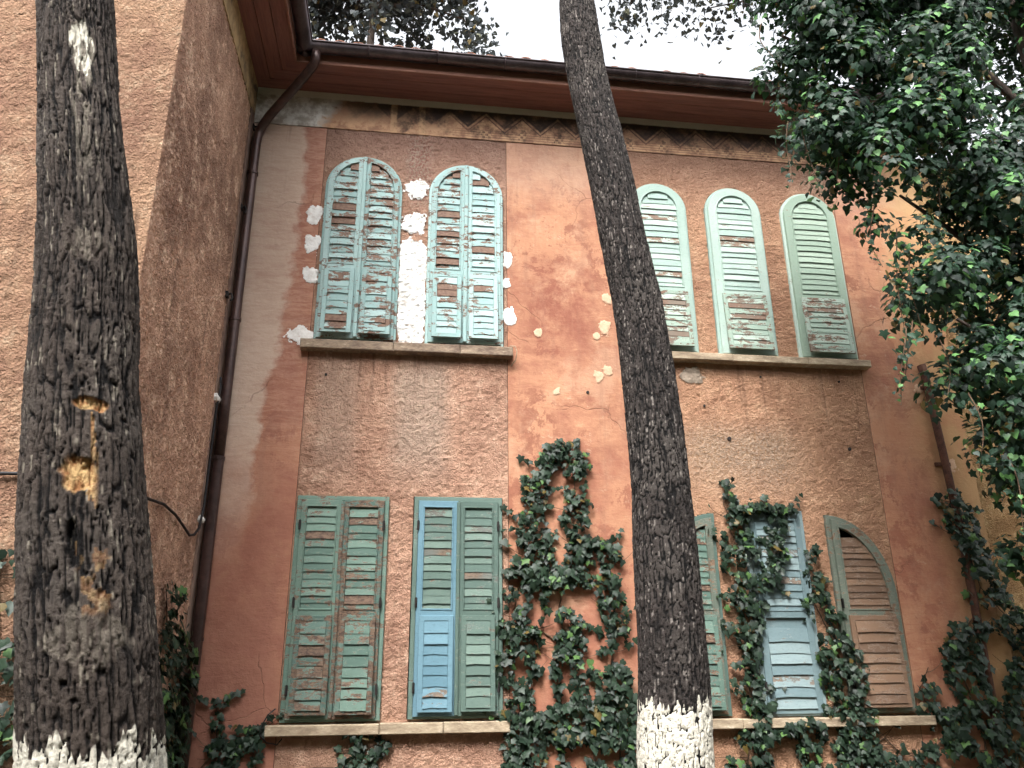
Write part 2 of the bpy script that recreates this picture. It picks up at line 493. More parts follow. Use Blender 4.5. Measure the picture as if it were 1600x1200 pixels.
# paint on shutters
def paint(name, base, light, wood, wear, grey=None):
    s = Sh(name); s.pos
    n1 = s.noise(3, 5, .6); n2 = s.noise(13, 7, .75, s.stretch((.45, 1, 1.2)), dist=.3); n3 = s.noise(60, 4, .65, s.stretch((.5, 1, 1)))
    r = s.rand()
    col = s.mix(s.step(.3, .7, n1*.5 + r*.5), base, light)
    col = s.mix(s.step(.5, .7, n3)*.3, col, s.mix(.45, base, C(40, 48, 46)))
    wd = s.mix(s.step(.35, .65, n3), wood, s.mix(.5, wood, C(150, 126, 104)))
    if grey: wd = s.mix(s.step(.4, .6, n1), wd, grey)
    w = n2*.62 + n3*.2 + n1*.18 + s.step(.80, .95, r)*.14
    mask = s.step(.66 - wear, .68 - wear, w)
    col = s.mix(mask, col, wd)
    rim = s.step(.64 - wear, .655 - wear, w)*(1 - mask)
    col = s.mix(rim*.25, col, s.mix(.3, light, C(236, 240, 232)))
    nb = s.bump((1 - mask) + n3*.6, .003, .7)
    return s.done(col, .7, nb, spec=.3)
WOOD = C(112, 74, 58)
PT = {
 'teal':   paint('worn_teal_paint', C(136, 166, 164), C(162, 188, 186), C(96, 70, 60), .155),
 'teal2':  paint('worn_pale_teal_paint', C(142, 172, 170), C(166, 192, 190), C(96, 70, 60), .125),
 'mint':   paint('worn_mint_paint', C(150, 172, 163), C(172, 190, 180), C(116, 96, 84), .055),
 'mintold': paint('dull_mint_paint', C(142, 162, 146), C(162, 180, 164), C(116, 100, 88), .07),
 'mintlow':paint('peeling_mint_paint', C(146, 166, 152), C(172, 188, 176), C(108, 82, 70), .15, C(116, 104, 92)),
 'green':  paint('worn_green_paint', C(80, 104, 94), C(104, 128, 116), C(72, 55, 47), .12),
 'greenlow': paint('peeling_green_paint', C(74, 98, 90), C(96, 120, 110), C(66, 51, 44), .18),
 'blue':   paint('fresh_blue_paint', C(86, 120, 134), C(102, 136, 150), C(100, 92, 84), .02),
 'grey_green': paint('weathered_grey_green_paint', C(82, 102, 94), C(106, 126, 116), C(84, 72, 62), .09, C(96, 100, 94)),
 'slate':  paint('pale_blue_grey_paint', C(102, 122, 126), C(130, 148, 150), C(104, 98, 92), .07, C(112, 112, 108)),
 'brown':  paint('bare_brown_wood', C(104, 82, 66), C(128, 102, 82), C(92, 68, 54), .12),
 'brownframe': paint('greenish_worn_wood', C(88, 98, 88), C(106, 114, 102), C(100, 78, 62), .13),
}

# ------------------------------------------------------------------ ground
g = MB(); g.add([(-400, -400, 0), (400, -400, 0), (400, 400, 0), (-400, 400, 0)], [(0, 1, 2, 3)])
ground = g.build('ground', M['ground']); tag(ground, 'bare garden soil around the villa', kind='structure')

# ------------------------------------------------------------------ villa
villa = empty('villa', (2.2, 0, 0))
tag(villa, 'weathered terracotta villa with teal louvred shutters, dark gutter and a projecting wing', 'villa')

W1 = dict(x0=-1.04, x1=-.17, z0=4.93, zs=6.83, R=.435)
W2 = dict(x0=.14, x1=1.0, z0=4.93, zs=6.82, R=.43)
W3 = dict(x0=2.53, x1=3.24, z0=4.95, zs=6.83, R=.355)
W4 = dict(x0=3.48, x1=4.19, z0=4.95, zs=6.84, R=.355)
W5 = dict(x0=4.45, x1=5.17, z0=4.95, zs=6.83, R=.36)
RECTS = [(-1.06, -.16, 1.18, 3.26), (.09, .98, 1.19, 3.27), (3.55, 4.23, 1.17, 3.19)]

def in_opening(x, z, m=-.004):
    k = np.zeros(x.shape, bool)
    for w in (W1, W2, W3, W4, W5):
        cx = (w['x0'] + w['x1'])/2
        k |= (x > w['x0']+m) & (x < w['x1']-m) & (z > w['z0']+m) & (z < w['zs'])
        k |= (np.hypot(x - cx, z - w['zs']) < w['R'] - m) & (z >= w['zs'])
    for (a, b, c, d) in RECTS:
        k |= (x > a+m) & (x < b-m) & (z > c+m) & (z < d-m)
    for (cx, sg) in ((4.48, 1), (3.23, -1)):
        u = (x - cx)*sg
        k |= (u > m) & (u < .69-m) & (z > 1.18+m) & (z < 2.28)
        k |= (u > m) & ((u/(.69-m))**2 + ((z-2.28)/(.87-m))**2 < 1) & (z >= 2.28)
    return k

def relief(U, Z, a, b, amp, seed, fine):
    h = vnoise(U*34*fine, Z*34*fine, seed)*.6 + vnoise(U*67*fine, Z*67*fine, seed+3)*.4
    lump = 1 - np.abs(fbm(U*19*fine + 3, Z*19*fine, 3, seed+40)*2 - 1)
    h = (h - .5)*1.3 + (lump - .75)*.8 + (fbm(U*1.5, Z*1.5, 2, seed+80) - .5)*.35
    return h*amp*np.clip(np.minimum(U - a, b - U)/.02, 0, 1)

def wall_grid(name, a, b, z0, z1, step, amp, mat, axis='x', fixed=0.0, holes=False, seed=0, flip=False, fine=1.0):
    """vertical plastered surface as a fine relief grid. axis x: spans x at y=fixed, facing -y; axis y: spans y at x=fixed, facing +x"""
    nu = max(2, int((b-a)/step)); nz = max(2, int((z1-z0)/step))
    U, Z = np.meshgrid(np.linspace(a, b, nu+1), np.linspace(z0, z1, nz+1))
    h = relief(U, Z, a, b, amp, seed, fine)
    if axis == 'x': P = np.stack([U, fixed - h, Z], -1)
    else: P = np.stack([fixed + h, U, Z], -1)
    idx = np.arange((nu+1)*(nz+1)).reshape(nz+1, nu+1)
    q = np.stack([idx[:-1, :-1], idx[:-1, 1:], idx[1:, 1:], idx[1:, :-1]], -1).reshape(-1, 4)
    if holes:
        cu = (U[:-1, :-1] + U[1:, 1:])/2; cz = (Z[:-1, :-1] + Z[1:, 1:])/2
        q = q[~in_opening(cu, cz).ravel()]
    if flip: q = q[:, ::-1]
    V_ = P.reshape(-1, 3) - np.array(WL[villa.name])
    me = np_mesh(name, V_, q, mat, True)
    o = mobj(name, me, villa, WL[villa.name]); return o

XC = -1.93
wall_grid('pilaster', XC, -1.081, 0, 7.645, .03, .004, M['smooth'], seed=1)
wall_grid('wall_panel', -1.076, 1.046, 0, 7.645, .012, .020, M['panel_left'], holes=True, seed=2, fine=.95)
wall_grid('pilaster', 1.051, 2.449, 0, 7.645, .03, .004, M['smooth'], seed=3)
wall_grid('wall_panel', 2.454, 5.196, 0, 7.645, .012, .015, M['panel_right'], holes=True, seed=4, fine=1.0)
wall_grid('pilaster', 5.201, 6.374, 0, 8.15, .03, .004, M['smooth'], seed=5)
tag(wall_grid('side_wall', 6.38, 12, 0, 7.8, .03, .014, M['ochre_wall'], seed=6, fixed=.06), 'rough ochre yellow stucco wall at the right')
tag(wall_grid('wing_wall', -2.65, 0, 0, 7.71, .014, .018, M['wing_side'], 'y', XC, seed=7), 'rough brown stucco return wall of the wing')
tag(wall_grid('wing_wall', -8, XC, 0, 8.15, .018, .016, M['wing_front'], 'x', -2.65, seed=8, fine=1.1), 'rough peach stucco front wall of the wing')
# bands below the eaves
b = MB(); b.box(XC, 5.2, -.012, .02, 7.65, 8.148); tag(b.build('frieze', M['frieze'], villa), 'faded painted zigzag frieze under the eaves')
b = MB(); b.box(XC - .02, XC + .014, -2.64, -.014, 7.71, 8.148); b.build('wing_band', M['wing_frieze'], villa)
# grey smooth strip in the inner corner
b = MB(); b.box(XC, XC + .016, -.2, -.004, 0, 7.70); b.build('corner_strip', mottled('grey_corner_render', C(116, 92, 82), C(150, 126, 112), C(92, 72, 66), 5, .92, .004, (1, 1, .5)), villa)
# inside and back of the house
b = MB()
b.add([(XC, .3, 0), (12, .3, 0), (12, .3, 8.1), (XC, .3, 8.1)], [(0, 1, 2, 3)]); b.build('inner_wall', mottled('unlit_room_wall', C(38, 34, 32), C(50, 45, 42), None, 3, .9, .002), villa)  # backing sheet behind the openings, the room's darkness put into its colour
b = MB()
b.add([(-8, 6, 0), (12, 6, 0), (12, 6, 8.15), (-8, 6, 8.15), (-8, -2.65, 0), (-8, -2.65, 8.15), (12, .06, 0), (12, .06, 8.15)], [(0, 1, 2, 3), (0, 3, 5, 4), (6, 7, 2, 1)])
b.build('rear_wall', M['ochre_wall'], villa)

# eaves: separate soffit boards
E0 = .50
for i in range(3):
    y1 = -.014 - i*.162; y0 = y1 - .154
    b = MB(); b.cbox(XC + .05 + (-y1) , 6.85, y0, y1, 8.15, 8.175, .003)
    v = [list(p) for p in b.v]
    o = b.build('soffit_board', M['soffit'], villa)
for i in range(3):
    x0 = XC + .016 + i*.162; x1 = x0 + .154
    b = MB(); b.box(x0, x1, -3.15, -.02 - i*.162, 8.152, 8.178); b.build('soffit_board', M['soffit_wing'], villa)
b = MB(); b.cbox(XC + E0 + .02, 6.88, -.52, -.498, 8.125, 8.36, .004); b.build('fascia_board', M['fascia'], villa)
b = MB(); b.box(XC + E0, XC + E0 + .022, -3.2, -.522, 8.125, 8.36); b.build('fascia_board', M['fascia'], villa)

def gutter(name, p0, p1, out, up_=(0, 0, 1), r=.085, mat=M['gutter']):
    """half round gutter from p0 to p1; out = outward unit vector"""
    p0, p1, out, u = Vector(p0), Vector(p1), Vector(out), Vector(up_)
    prof = []
    for k in range(13):
        a = math.pi + math.pi*k/12
        prof.append(out*(-math.cos(a))*-r*-1 + u*math.sin(a)*r)
    prof = [out*math.cos(math.pi*k/12 + math.pi)*r + u*math.sin(math.pi*k/12 + math.pi)*r for k in range(13)]
    lip = [out*(r + .012*math.cos(a)) + u*(.012*math.sin(a)) for a in (math.radians(t) for t in (-60, 0, 60, 120, 180))]
    inner = [out*math.cos(math.pi*k/12 + math.pi)*(r-.006) + u*math.sin(math.pi*k/12 + math.pi)*(r-.006) for k in range(12, -1, -1)]
    P = prof + lip + inner; n = len(P)
    b = MB(); b.add([p0 + q for q in P] + [p1 + q for q in P], [(i, (i+1) % n, n + (i+1) % n, n + i) for i in range(n)] + [tuple(range(13)), tuple(n + i for i in range(12, -1, -1))])
    o = b.build(name, mat, villa, smooth=True)
    return o
gm = gutter('gutter', (XC + E0 + .02, -.61, 8.29), (6.95, -.61, 8.29), (0, -1, 0))
gw = gutter('gutter', (XC + E0 + .11, -3.3, 8.29), (XC + E0 + .11, -.52, 8.29), (1, 0, 0))
for k in range(10):
    x = -.6 + k*.78
    b = MB(); b.tube([(x, -.61 + .089*math.cos(a), 8.29 + .089*math.sin(a)) for a in [math.radians(t) for t in range(180, 361, 20)]], .006, 5); b.build('gutter_bracket', M['gutter'], gm)

# roof sheets and eave tiles
b = MB(); b.add([(XC - 3, -.56, 8.335), (7, -.56, 8.335), (7, 3, 9.9), (XC - 3, 3, 9.9), (7, 6.6, 8.385), (XC - 3, 6.6, 8.385)], [(0, 1, 2, 3), (3, 2, 4, 5)])
roof = b.build('roof', M['tile'], villa)
b = MB(); b.add([(XC + .56, -3.3, 8.335), (XC + .56, 6.6, 8.335), (-5, 6.6, 9.8), (-5, -3.3, 9.8), (-8.6, -3.3, 8.385), (-8.6, 6.6, 8.385)], [(0, 1, 2, 3), (3, 2, 5, 4)])
roofw = b.build('wing_roof', M['tile'], villa)
b = MB(); b.add([(7, -.5, 7.8), (12.4, -.5, 7.8), (12.4, 6.5, 8.9), (7, 6.5, 8.9)], [(0, 1, 2, 3)]); b.build('lower_roof', M['tile'], villa)
def tile_mesh():
    v = []; f = []; n = 8
    for (y, r, dz) in ((0, .085, 0), (.42, .07, .176)):
        for (rr) in (r, r - .014):
            for k in range(n+1):
                a = math.pi*k/n
                v.append((-rr*math.cos(a), y, dz + rr*math.sin(a)*.8))
    m = n + 1
    for k in range(n):
        f += [(k, k+1, 2*m+k+1, 2*m+k), (m+k+1, m+k, 3*m+k, 3*m+k+1), (k+1, k, m+k, m+k+1)]
    f += [(0, 2*m, 3*m, m), (n, m+n, 3*m+n, 2*m+n)]
    return new_mesh('roof_tile', v, f, M['tile'], False)
TM = tile_mesh()
for k in range(38):
    x = -1.15 + k*.215
    o = mobj('roof_tile', TM, roof, (x + random.uniform(-.012, .012), -.60 + random.uniform(-.02, .02), 8.325 + random.uniform(0, .014)))
    o.rotation_euler = (0, random.uniform(-.05, .05), random.uniform(-.04, .04))
for k in range(12):
    y = -.75 - k*.215
    o = mobj('roof_tile', TM, roofw, (XC + .60 + random.uniform(-.015, .015), y, 8.325))
    o.rotation_euler = (0, 0, math.pi/2 + random.uniform(-.04, .04))

# downpipe with swan neck
DX, DY = -1.845, -.085
b = MB()
pth = [(-1.19, -.61, 8.22), (-1.19, -.60, 8.13), (-1.21, -.57, 8.06), (-1.30, -.50, 7.97), (-1.72, -.17, 7.62), (-1.79, -.11, 7.54), (DX + .01, DY, 7.42), (DX, DY, 7.3)]
b.tube(pth + [(DX, DY, z) for z in (6.2, 5.2, 4.2, 3.6)], .052, 16)
b.tube([(DX, DY, 3.62), (DX, DY, 3.58), (DX, DY, 2), (DX, DY, .05)], .055, 16)
dp = b.build('downpipe', M['downpipe'], villa, smooth=True)
for z in (6.9, 5.1, 3.6, 1.9):
    b = MB(); b.tube([(DX, DY, z - .016), (DX, DY, z + .016)], .062, 14); b.box(DX - .008, DX + .008, DY, -.003, z - .012, z + .012)
    b.build('pipe_clamp', M['downpipe'], dp)
# broken rusty pipe on the right pilaster
b = MB(); b.tube([(5.94, -.05, 4.93), (5.955, -.055, 4.8), (5.99, -.06, 3.9), (6.02, -.06, 3.0), (6.0, -.06, 1.6), (5.99, -.06, .05)], [.05, .045, .043, .042, .042, .042], 12)
rp = b.build('pipe', M['rust'], villa, smooth=True); tag(rp, 'broken rusty pipe half hidden by ivy')
for z in (4.66, 3.75):
    b = MB(); b.box(5.90, 6.08, -.03, -.002, z - .02, z + .02); b.build('pipe_clamp', M['rust'], rp)

# sills, each stone slab its own piece
def sill(xs, z0, z1, mat):
    for i in range(len(xs) - 1):
        b = MB(); b.cbox(xs[i] + .002, xs[i+1] - .002, -.115 + random.uniform(-.004, .004), .02, z0, z1 + random.uniform(-.003, .003), .008)
        b.build('sill', mat, villa)
sill([-1.16, -.19, .52, 1.1], 4.81, 4.915, M['sill'])
sill([2.42, 3.6, 4.5, 5.27], 4.86, 4.945, M['sill_low'])
sill([-1.17, -.16, .42, 1.04], 1.07, 1.165, M['sill_low'])
sill([2.42, 3.3, 4.4, 5.31], 1.06, 1.15, M['sill_low'])

# ------------------------------------------------------------------ shutters
def slat_mesh(k):
    """unit-wide louvre board, lower edge worn hollow; hangs in z from 0 to -1 (scaled)"""
    v = []; f = []; n = 6
    for i in range(n + 1):
        u = i/n - .5
        bow = [.03, .06, .01, .045][k]*(1 - (2*u)**2) + [.0, .01, -.012, .015][k]*math.sin(u*9 + k)
        zl = -1 + bow
        v += [(u, -.5, zl), (u, .5, zl + .04), (u, .5, 0), (u, -.5, 0)]
    for i in range(n):
        for j in range(4):
            f.append((i*4+j, (i+1)*4+j, (i+1)*4+(j+1) % 4, i*4+(j+1) % 4))
    f += [(0, 1, 2, 3), (n*4+3, n*4+2, n*4+1, n*4)]
    return v, f
SLAT_CACHE = {}
def slat(parent, x0, x1, z, h, y, mat, tilt=.36, th=.011, kind=None):
    k = random.randrange(4) if kind is None else kind
    key = (k, mat.name)
    if key not in SLAT_CACHE:
        v, f = slat_mesh(k); SLAT_CACHE[key] = new_mesh('slat', v, f, mat)
    o = mobj('slat', SLAT_CACHE[key], parent, ((x0+x1)/2, y, z))
    o.scale = (x1 - x0, th, h*random.uniform(.95, 1.06))
    o.rotation_euler = (-tilt + random.uniform(-.05, .05), random.uniform(-.008, .008), 0)
    return o

def outline(x0, x1, z0, z1, ell, n=18):
    """closed outline; ell=(cx,cz,rx,rz) curves the top"""
    if ell is None:
        xs = np.linspace(x1, x0, n)
        return [(x0, z0), (x1, z0)] + [(x, z1) for x in xs]
    cx, cz, rx, rz = ell
    a0 = math.acos(max(-1, min(1, (x1 - cx)/rx))); a1 = math.acos(max(-1, min(1, (x0 - cx)/rx)))
    return [(x0, z0), (x1, z0)] + [(cx + rx*math.cos(a), cz + rz*math.sin(a)) for a in np.linspace(a0, a1, n)]

def label_side(x0, x1):
    return any(abs(x0 - v) < .06 for v in (-1.06, .12, -1.01, .17, 2.53, 3.48, 4.45, 3.56, 4.48))

def shutter_leaf(x0, x1, z0, z1, ell, zmid, mats, label, n_up, n_low, stile=.062, y=-.03, flap_out=.045, flap=True, missing=(), slot=False, topgap=0):
    """mats: frame, slats, flap frame, flap slats"""
    mf, msl, mff, mfs = mats
    rail = .07
    b = MB()
    ie = None
    if ell: ie = (ell[0], ell[1], ell[2] - stile, ell[3] - stile)
    zi1 = z1 - rail
    b.ring(outline(x0, x1, z0, z1, ell), outline(x0 + stile, x1 - stile, z0 + rail, zi1, ie), y - .02, y + .02, .005)
    # raised bead round the louvre field
    bd = .016
    eb = (ell[0], ell[1], ell[2] - stile + bd, ell[3] - stile + bd) if ell else None
    b.ring(outline(x0 + stile - bd, x1 - stile + bd, zmid + .03, zi1 + bd, eb), outline(x0 + stile - .001, x1 - stile + .001, zmid + .045, zi1 - .001, ie), y - .031, y - .016, .004)
    b.cbox(x0 + stile*.7, x1 - stile*.7, y - .024, y + .018, zmid - .035, zmid + .035, .005)
    b.box(x0 + stile, x1 - stile, y + .006, y + .016, z0 + rail, zmid)          # board behind the flap
    lf = b.build('shutter', mf, villa, ((x0 + x1)/2, y, z0)); tag(lf, label)
    hx = x0 - .012 if label_side(x0, x1) else x1 - .012
    for hz in () if z0 > 3 else (z0 + .25, zmid + .1, (ell[1] if ell else z1 - .2) - .05):
        hb = MB(); hb.cbox(hx, hx + .024, y - .03, y - .012, hz - .045, hz + .045, .003); hb.tube([(hx + .012, y - .03, hz - .05), (hx + .012, y - .03, hz + .05)], .007, 6)
        hb.build('hinge', M['iron'], lf)
    zt = (z1 - rail) if ell is None else ie[1] + ie[3]
    zb = zmid + .035
    pitch = (zt - zb)/n_up
    for i in range(n_up):
        z = zt - i*pitch
        if i in missing: continue
        xa, xb = x0 + stile, x1 - stile
        if ie and z - .25*pitch > ie[1]:
            q = math.sqrt(max(0, 1 - ((z - .45*pitch - ie[1])/ie[3])**2))*ie[2] if z - .45*pitch > ie[1] else ie[2]
            xa = max(xa, ie[0] - q - .006); xb = min(xb, ie[0] + q + .006)
        if xb - xa < .05: continue
        slat(lf, xa + .001, xb - .001, z + .012, pitch*1.45, y + .002, msl, .15)
    if flap:
        fx0, fx1, fz0, fz1 = x0 + stile*.55, x1 - stile*.55, z0 + rail*.55, zmid - .02
        H = fz1 - fz0
        sh = lambda z: -flap_out*(fz1 - z)/H
        fs = .05
        b = MB(); b.ring(outline(fx0, fx1, fz0, fz1, None, 4), outline(fx0 + fs, fx1 - fs, fz0 + fs*1.1, fz1 - fs, None, 4), y - .045, y - .02, .004, sh)
        fl = b.build('shutter_flap', mff, villa, ((fx0 + fx1)/2, y - .03, fz1))
        zt, zb = fz1 - fs, fz0 + fs*1.1
        p = (zt - zb)/n_low
        for i in range(n_low):
            if slot and i == 0: continue
            z = zt - i*p
            slat(fl, fx0 + fs + .001, fx1 - fs - .001, z + .01, p*1.36, y - .03 + sh(z - p/2), mfs, .18)
    else:
        zt, zb = zmid - .035, z0 + rail
        p = (zt - zb)/n_low
        for i in range(n_low):
            if slot and i == 0: continue
            slat(lf, x0 + stile + .001, x1 - stile - .001, zt - i*p + .01, p*1.38, y - .004, mfs, .17)
    return lf

def casing(x0, x1, z0, z1, ell, mat, w=.035):
    b = MB()
    e2 = (ell[0], ell[1], ell[2] - w, ell[3] - w) if ell else None
    b.ring(outline(x0, x1, z0, z1, ell, 26),
           outline(x0 + w, x1 - w, z0 + w*.6, z1 - w, e2, 26), -.034, .07, .006)
    return b.build('window_frame', mat, villa)

def arched_pair(w, mats, labels, n_up, n_low, miss=((), ())):
    cx = (w['x0'] + w['x1'])/2; ell = (cx, w['zs'], w['R'], w['R']); z1 = w['zs'] + w['R']
    casing(w['x0'], w['x1'], w['z0'], z1, ell, mats[0][0])
    e2 = (cx, w['zs'], w['R'] - .03, w['R'] - .03)
    shutter_leaf(w['x0'] + .03, cx - .004, w['z0'] + .022, z1 - .03, e2, 5.80, mats[0], labels[0], n_up, n_low, .068, -.045, missing=miss[0])
    shutter_leaf(cx + .004, w['x1'] - .03, w['z0'] + .022, z1 - .03, e2, 5.80, mats[1], labels[1], n_up, n_low, .068, -.045, missing=miss[1])
    b = MB(); b.cbox(cx - .022, cx + .022, -.092, -.06, w['z0'] + .03, z1 - .036, .006); b.build('cover_strip', mats[0][0], villa)
T, T2, MN, ML, GR, GL, BL, GG, SL, BR, BF = (PT[k] for k in ('teal', 'teal2', 'mint', 'mintlow', 'green', 'greenlow', 'blue', 'grey_green', 'slate', 'brown', 'brownframe'))
arched_pair(W1, ((T2, T, T2, T), (T, T, T, T)),
    ('teal arched shutter with three bare slats, nearest the downpipe', 'flaking teal arched shutter beside the white plaster patches'), 15, 8)
arched_pair(W2, ((T2, T, T2, T2), (T2, T2, T2, T2)),
    ('teal arched shutter right of the tall white plaster patch', 'cleaner teal arched shutter at the smooth middle pilaster'), 15, 9)
for w, lab in ((W3, 'mint round-topped shutter half behind the leaning trunk'), (W4, 'mint round-topped shutter in the middle of three'), (W5, 'faded mint round-topped shutter nearest the hanging ivy')):
    cx = (w['x0'] + w['x1'])/2; z1 = w['zs'] + w['R']
    casing(w['x0'], w['x1'], w['z0'], z1, (cx, w['zs'], w['R'], w['R']), MN)
    shutter_leaf(w['x0'] + .03, w['x1'] - .03, w['z0'] + .022, z1 - .03, (cx, w['zs'], w['R'] - .03, w['R'] - .03), 5.74, (PT['mintold'] if w is W5 else MN, PT['mintold'] if w is W5 else MN, ML, ML), lab, 17, 9, .105, -.045, .05)

def rect_pair(x0, x1, z0, z1, zmid, mats, labels, cm):
    cx = (x0 + x1)/2
    casing(x0, x1, z0, z1, None, cm, .045)
    shutter_leaf(x0 + .045, cx - .003, z0 + .022, z1 - .045, None, zmid, mats[0], labels[0], 13, 8, .062, -.04, .03)
    shutter_leaf(cx + .003, x1 - .045, z0 + .022, z1 - .045, None, zmid, mats[1], labels[1], 13, 8, .062, -.04, .03)
    b = MB(); b.cbox(cx - .018, cx + .018, -.078, -.055, z0 + .03, z1 - .06, .005); b.build('cover_strip', mats[1][0], villa)
rect_pair(-1.06, -.16, 1.18, 3.26, 2.13, ((GR, GR, GL, GL), (GL, GR, GL, GR)),
    ('dark green peeling shutter at the lower left', 'green shutter with brown worn stiles beside the rough pier'), GR)
rect_pair(.09, .98, 1.19, 3.27, 2.13, ((BL, GG, BL, BL), (GG, GG, GG, GG)),
    ('shutter with sky blue frame and flap and old green slats', 'grey green shutter between blue leaf and climbing ivy'), GG)
# three-light window on the right: quarter arches either side of a straight light
casing(3.56, 4.22, 1.16, 3.19, None, SL, .05)
shutter_leaf(3.60, 4.18, 1.18, 3.15, None, 2.12, (SL, SL, SL, SL), 'pale blue grey straight shutter partly under ivy', 13, 8, .075, -.03, .03, flap=False, slot=True)
for (cx, sg, mats, cm, lab, miss) in ((4.48, 1, (BF, BR, BR, BR), BF, 'brown quarter-arch shutter with one slat missing', (1,)),
                                      (3.23, -1, (BF, GR, GR, GR), GG, 'green quarter-arch shutter with brown stile behind the trunk', ())):
    x0, x1 = (cx, cx + .69) if sg > 0 else (cx - .69, cx)
    casing(x0, x1, 1.17, 3.15, (cx, 2.28, .69, .87), cm, .045)
    shutter_leaf(x0 + .045, x1 - .045, 1.19, 3.1, (cx, 2.28, .645, .825), 2.13, mats, lab, 13, 8, .075, -.04, .03, missing=miss)

# ------------------------------------------------------------------ plaster patches, holes, hooks
def blob(name, x, z, rx, rz, mat, seed=0, rag=.5, square=0):
    """thin smear of plaster that follows the wall's own relief, with a ragged edge"""
    st = .0065
    U, Z = np.meshgrid(np.arange(x - rx*1.5, x + rx*1.5, st), np.arange(z - rz*1.4, z + rz*1.4, st))
    hl = relief(U, Z, -1.076, 1.046, .020, 2, .95); hr = relief(U, Z, 2.454, 5.196, .015, 4, 1.0)
    h = np.where((U > -1.076) & (U < 1.046), hl, np.where((U > 2.454) & (U < 5.196), hr, .002))
    e_ = 6 if square else 2.6
    d = (np.abs((U - x)/rx)**e_ + np.abs((Z - z)/rz)**e_)**(1/e_)
    edge = (fbm(U*16, Z*16, 4, seed) - .5)*rag*2.2*(.55 if square else 1)*np.minimum(.12/rx, 1.2) + (fbm(U*70, Z*70, 2, seed+3) - .5)*(.12 if square else .35)
    d = d + edge
    y = -(h*.55 + np.where(np.abs(h - .002) > 1e-6, .008, .003) + .004*sstep(1.0, .8, d) + .005*(fbm(U*25, Z*25, 3, seed+9) - .3))
    idx = np.arange(U.size).reshape(U.shape)
    q = np.stack([idx[:-1, :-1], idx[:-1, 1:], idx[1:, 1:], idx[1:, :-1]], -1).reshape(-1, 4)
    c = (d[:-1, :-1] + d[1:, 1:])/2; q = q[(c < 1).ravel()]
    V_ = np.stack([U, y - np.maximum(h*.45, 0), Z], -1).reshape(-1, 3)
    used = np.unique(q); mp = np.zeros(U.size, int); mp[used] = np.arange(len(used))
    me = np_mesh(name, V_[used] - np.array(WL[villa.name]), mp[q], mat, True)
    return mobj(name, me, villa, WL[villa.name])
WP = M['white_patch']
blob('plaster_patch', -.015, 5.58, .15, .63, WP, seed=1, rag=.35, square=1)
for i, (x, z, rx, rz) in enumerate([(.0, 6.88, .125, .11), (-.01, 6.44, .13, .12), (-1.14, 6.47, .075, .10), (-1.13, 6.09, .08, .11), (-1.13, 5.71, .075, .09),
                                    (-1.18, 4.99, .12, .09), (1.055, 6.04, .05, .08), (1.05, 5.73, .045, .06), (1.08, 5.33, .065, .10)]):
    blob('plaster_patch', x, z, rx*1.1, rz*1.08, WP, seed=i + 20)
for i, (x, z, r) in enumerate([(2.17, 4.73, .055), (2.07, 4.66, .05), (2.16, 5.23, .07), (2.06, 5.13, .045), (2.2, 5.6, .05), (1.59, 4.47, .035), (1.39, 5.14, .04), (5.9, 4.66, .06), (6.11, 3.74, .06)]):
    blob('plaster_patch', x, z, r, r*1.15, M['cream_patch'], seed=i + 50, rag=.62)
blob('plaster_patch', 3.13, 4.70, .12, .10, M['grey_patch'], seed=80)
for (x, z, r) in [(1.93, 4.46, .016), (-.88, 4.55, .014), (3.95, 4.72, .012), (4.9, 4.70, .012), (2.95, 3.93, .02), (3.5, 3.98, .022), (3.25, 4.35, .014), (4.9, 3.9, .02), (-.1, 1.0, .012)]:
    b = MB(); b.tube([(x, .02, z), (x, -.014, z + .002)], r, 9); b.build('hole', M['iron'], villa)
for (y, z) in [(-.03, 7.56), (-.12, 6.43), (-.26, 5.3)]:
    x = XC + .012
    b = MB(); b.tube([(x, y, z), (x + .05, y - .01, z + .01), (x + .065, y - .012, z - .04), (x + .05, y - .02, z - .075)], .011, 6); b.box(x - .01, x + .02, y - .035, y + .03, z - .03, z + .03)
    b.build('hook', M['iron'], villa)
b = MB(); x = XC; b.add([], [])
for i, (y, z, r) in enumerate([(-.17, 4.2, .055), (-.2, 2.98, .04)]):
    b = MB(); b.tube([(XC - .01, y, z), (XC + .03, y, z), (XC + .045, y, z + .01)], [r, r, r*.6], 9); b.build('plaster_patch', WP, villa)

# ------------------------------------------------------------------ cables
b = MB(); x = XC + .03
b.tube([(x, -.16, 4.42), (x + .02, -.2, 4.3), (x, -.18, 4.1), (x, -.19, 3.6), (x, -.2, 3.1), (x, -.28, 2.88), (x, -.42, 2.80), (x, -.58, 2.77), (x, -.8, 2.81), (x, -1.1, 2.86), (x, -1.45, 2.88), (x, -1.9, 2.84), (x, -2.5, 2.84), (x, -2.69, 2.83), (x - .2, -2.69, 2.83), (-2.6, -2.68, 2.83), (-5, -2.68, 2.85)], .012, 7)
tag(b.build('cable', M['cable'], smooth=True), 'black cable looping along the wing wall below the white dab', 'cable')
b = MB(); b.tube([(1.06, -.1, 4.93), (1.12, -.12, 4.92), (1.14, -.11, 4.86), (1.13, -.06, 4.78), (1.08, -.03, 4.72)], .006, 6)
tag(b.build('wire', M['sill_low'], smooth=True), 'short pale wire curling off the upper left sill', 'wire')
b = MB(); b.tube([(-1.1, -.03, 1.3), (-1.16, -.04, 1.25), (-1.2, -.06, 1.17), (-1.21, -.06, 1.08), (-1.15, -.05, 1.02), (-1.06, -.04, 1.0), (-1.02, -.04, 1.05)], .007, 6)
tag(b.build('wire', M['cable'], smooth=True), 'thin dark wire hooked round the end of the lower left sill', 'wire')

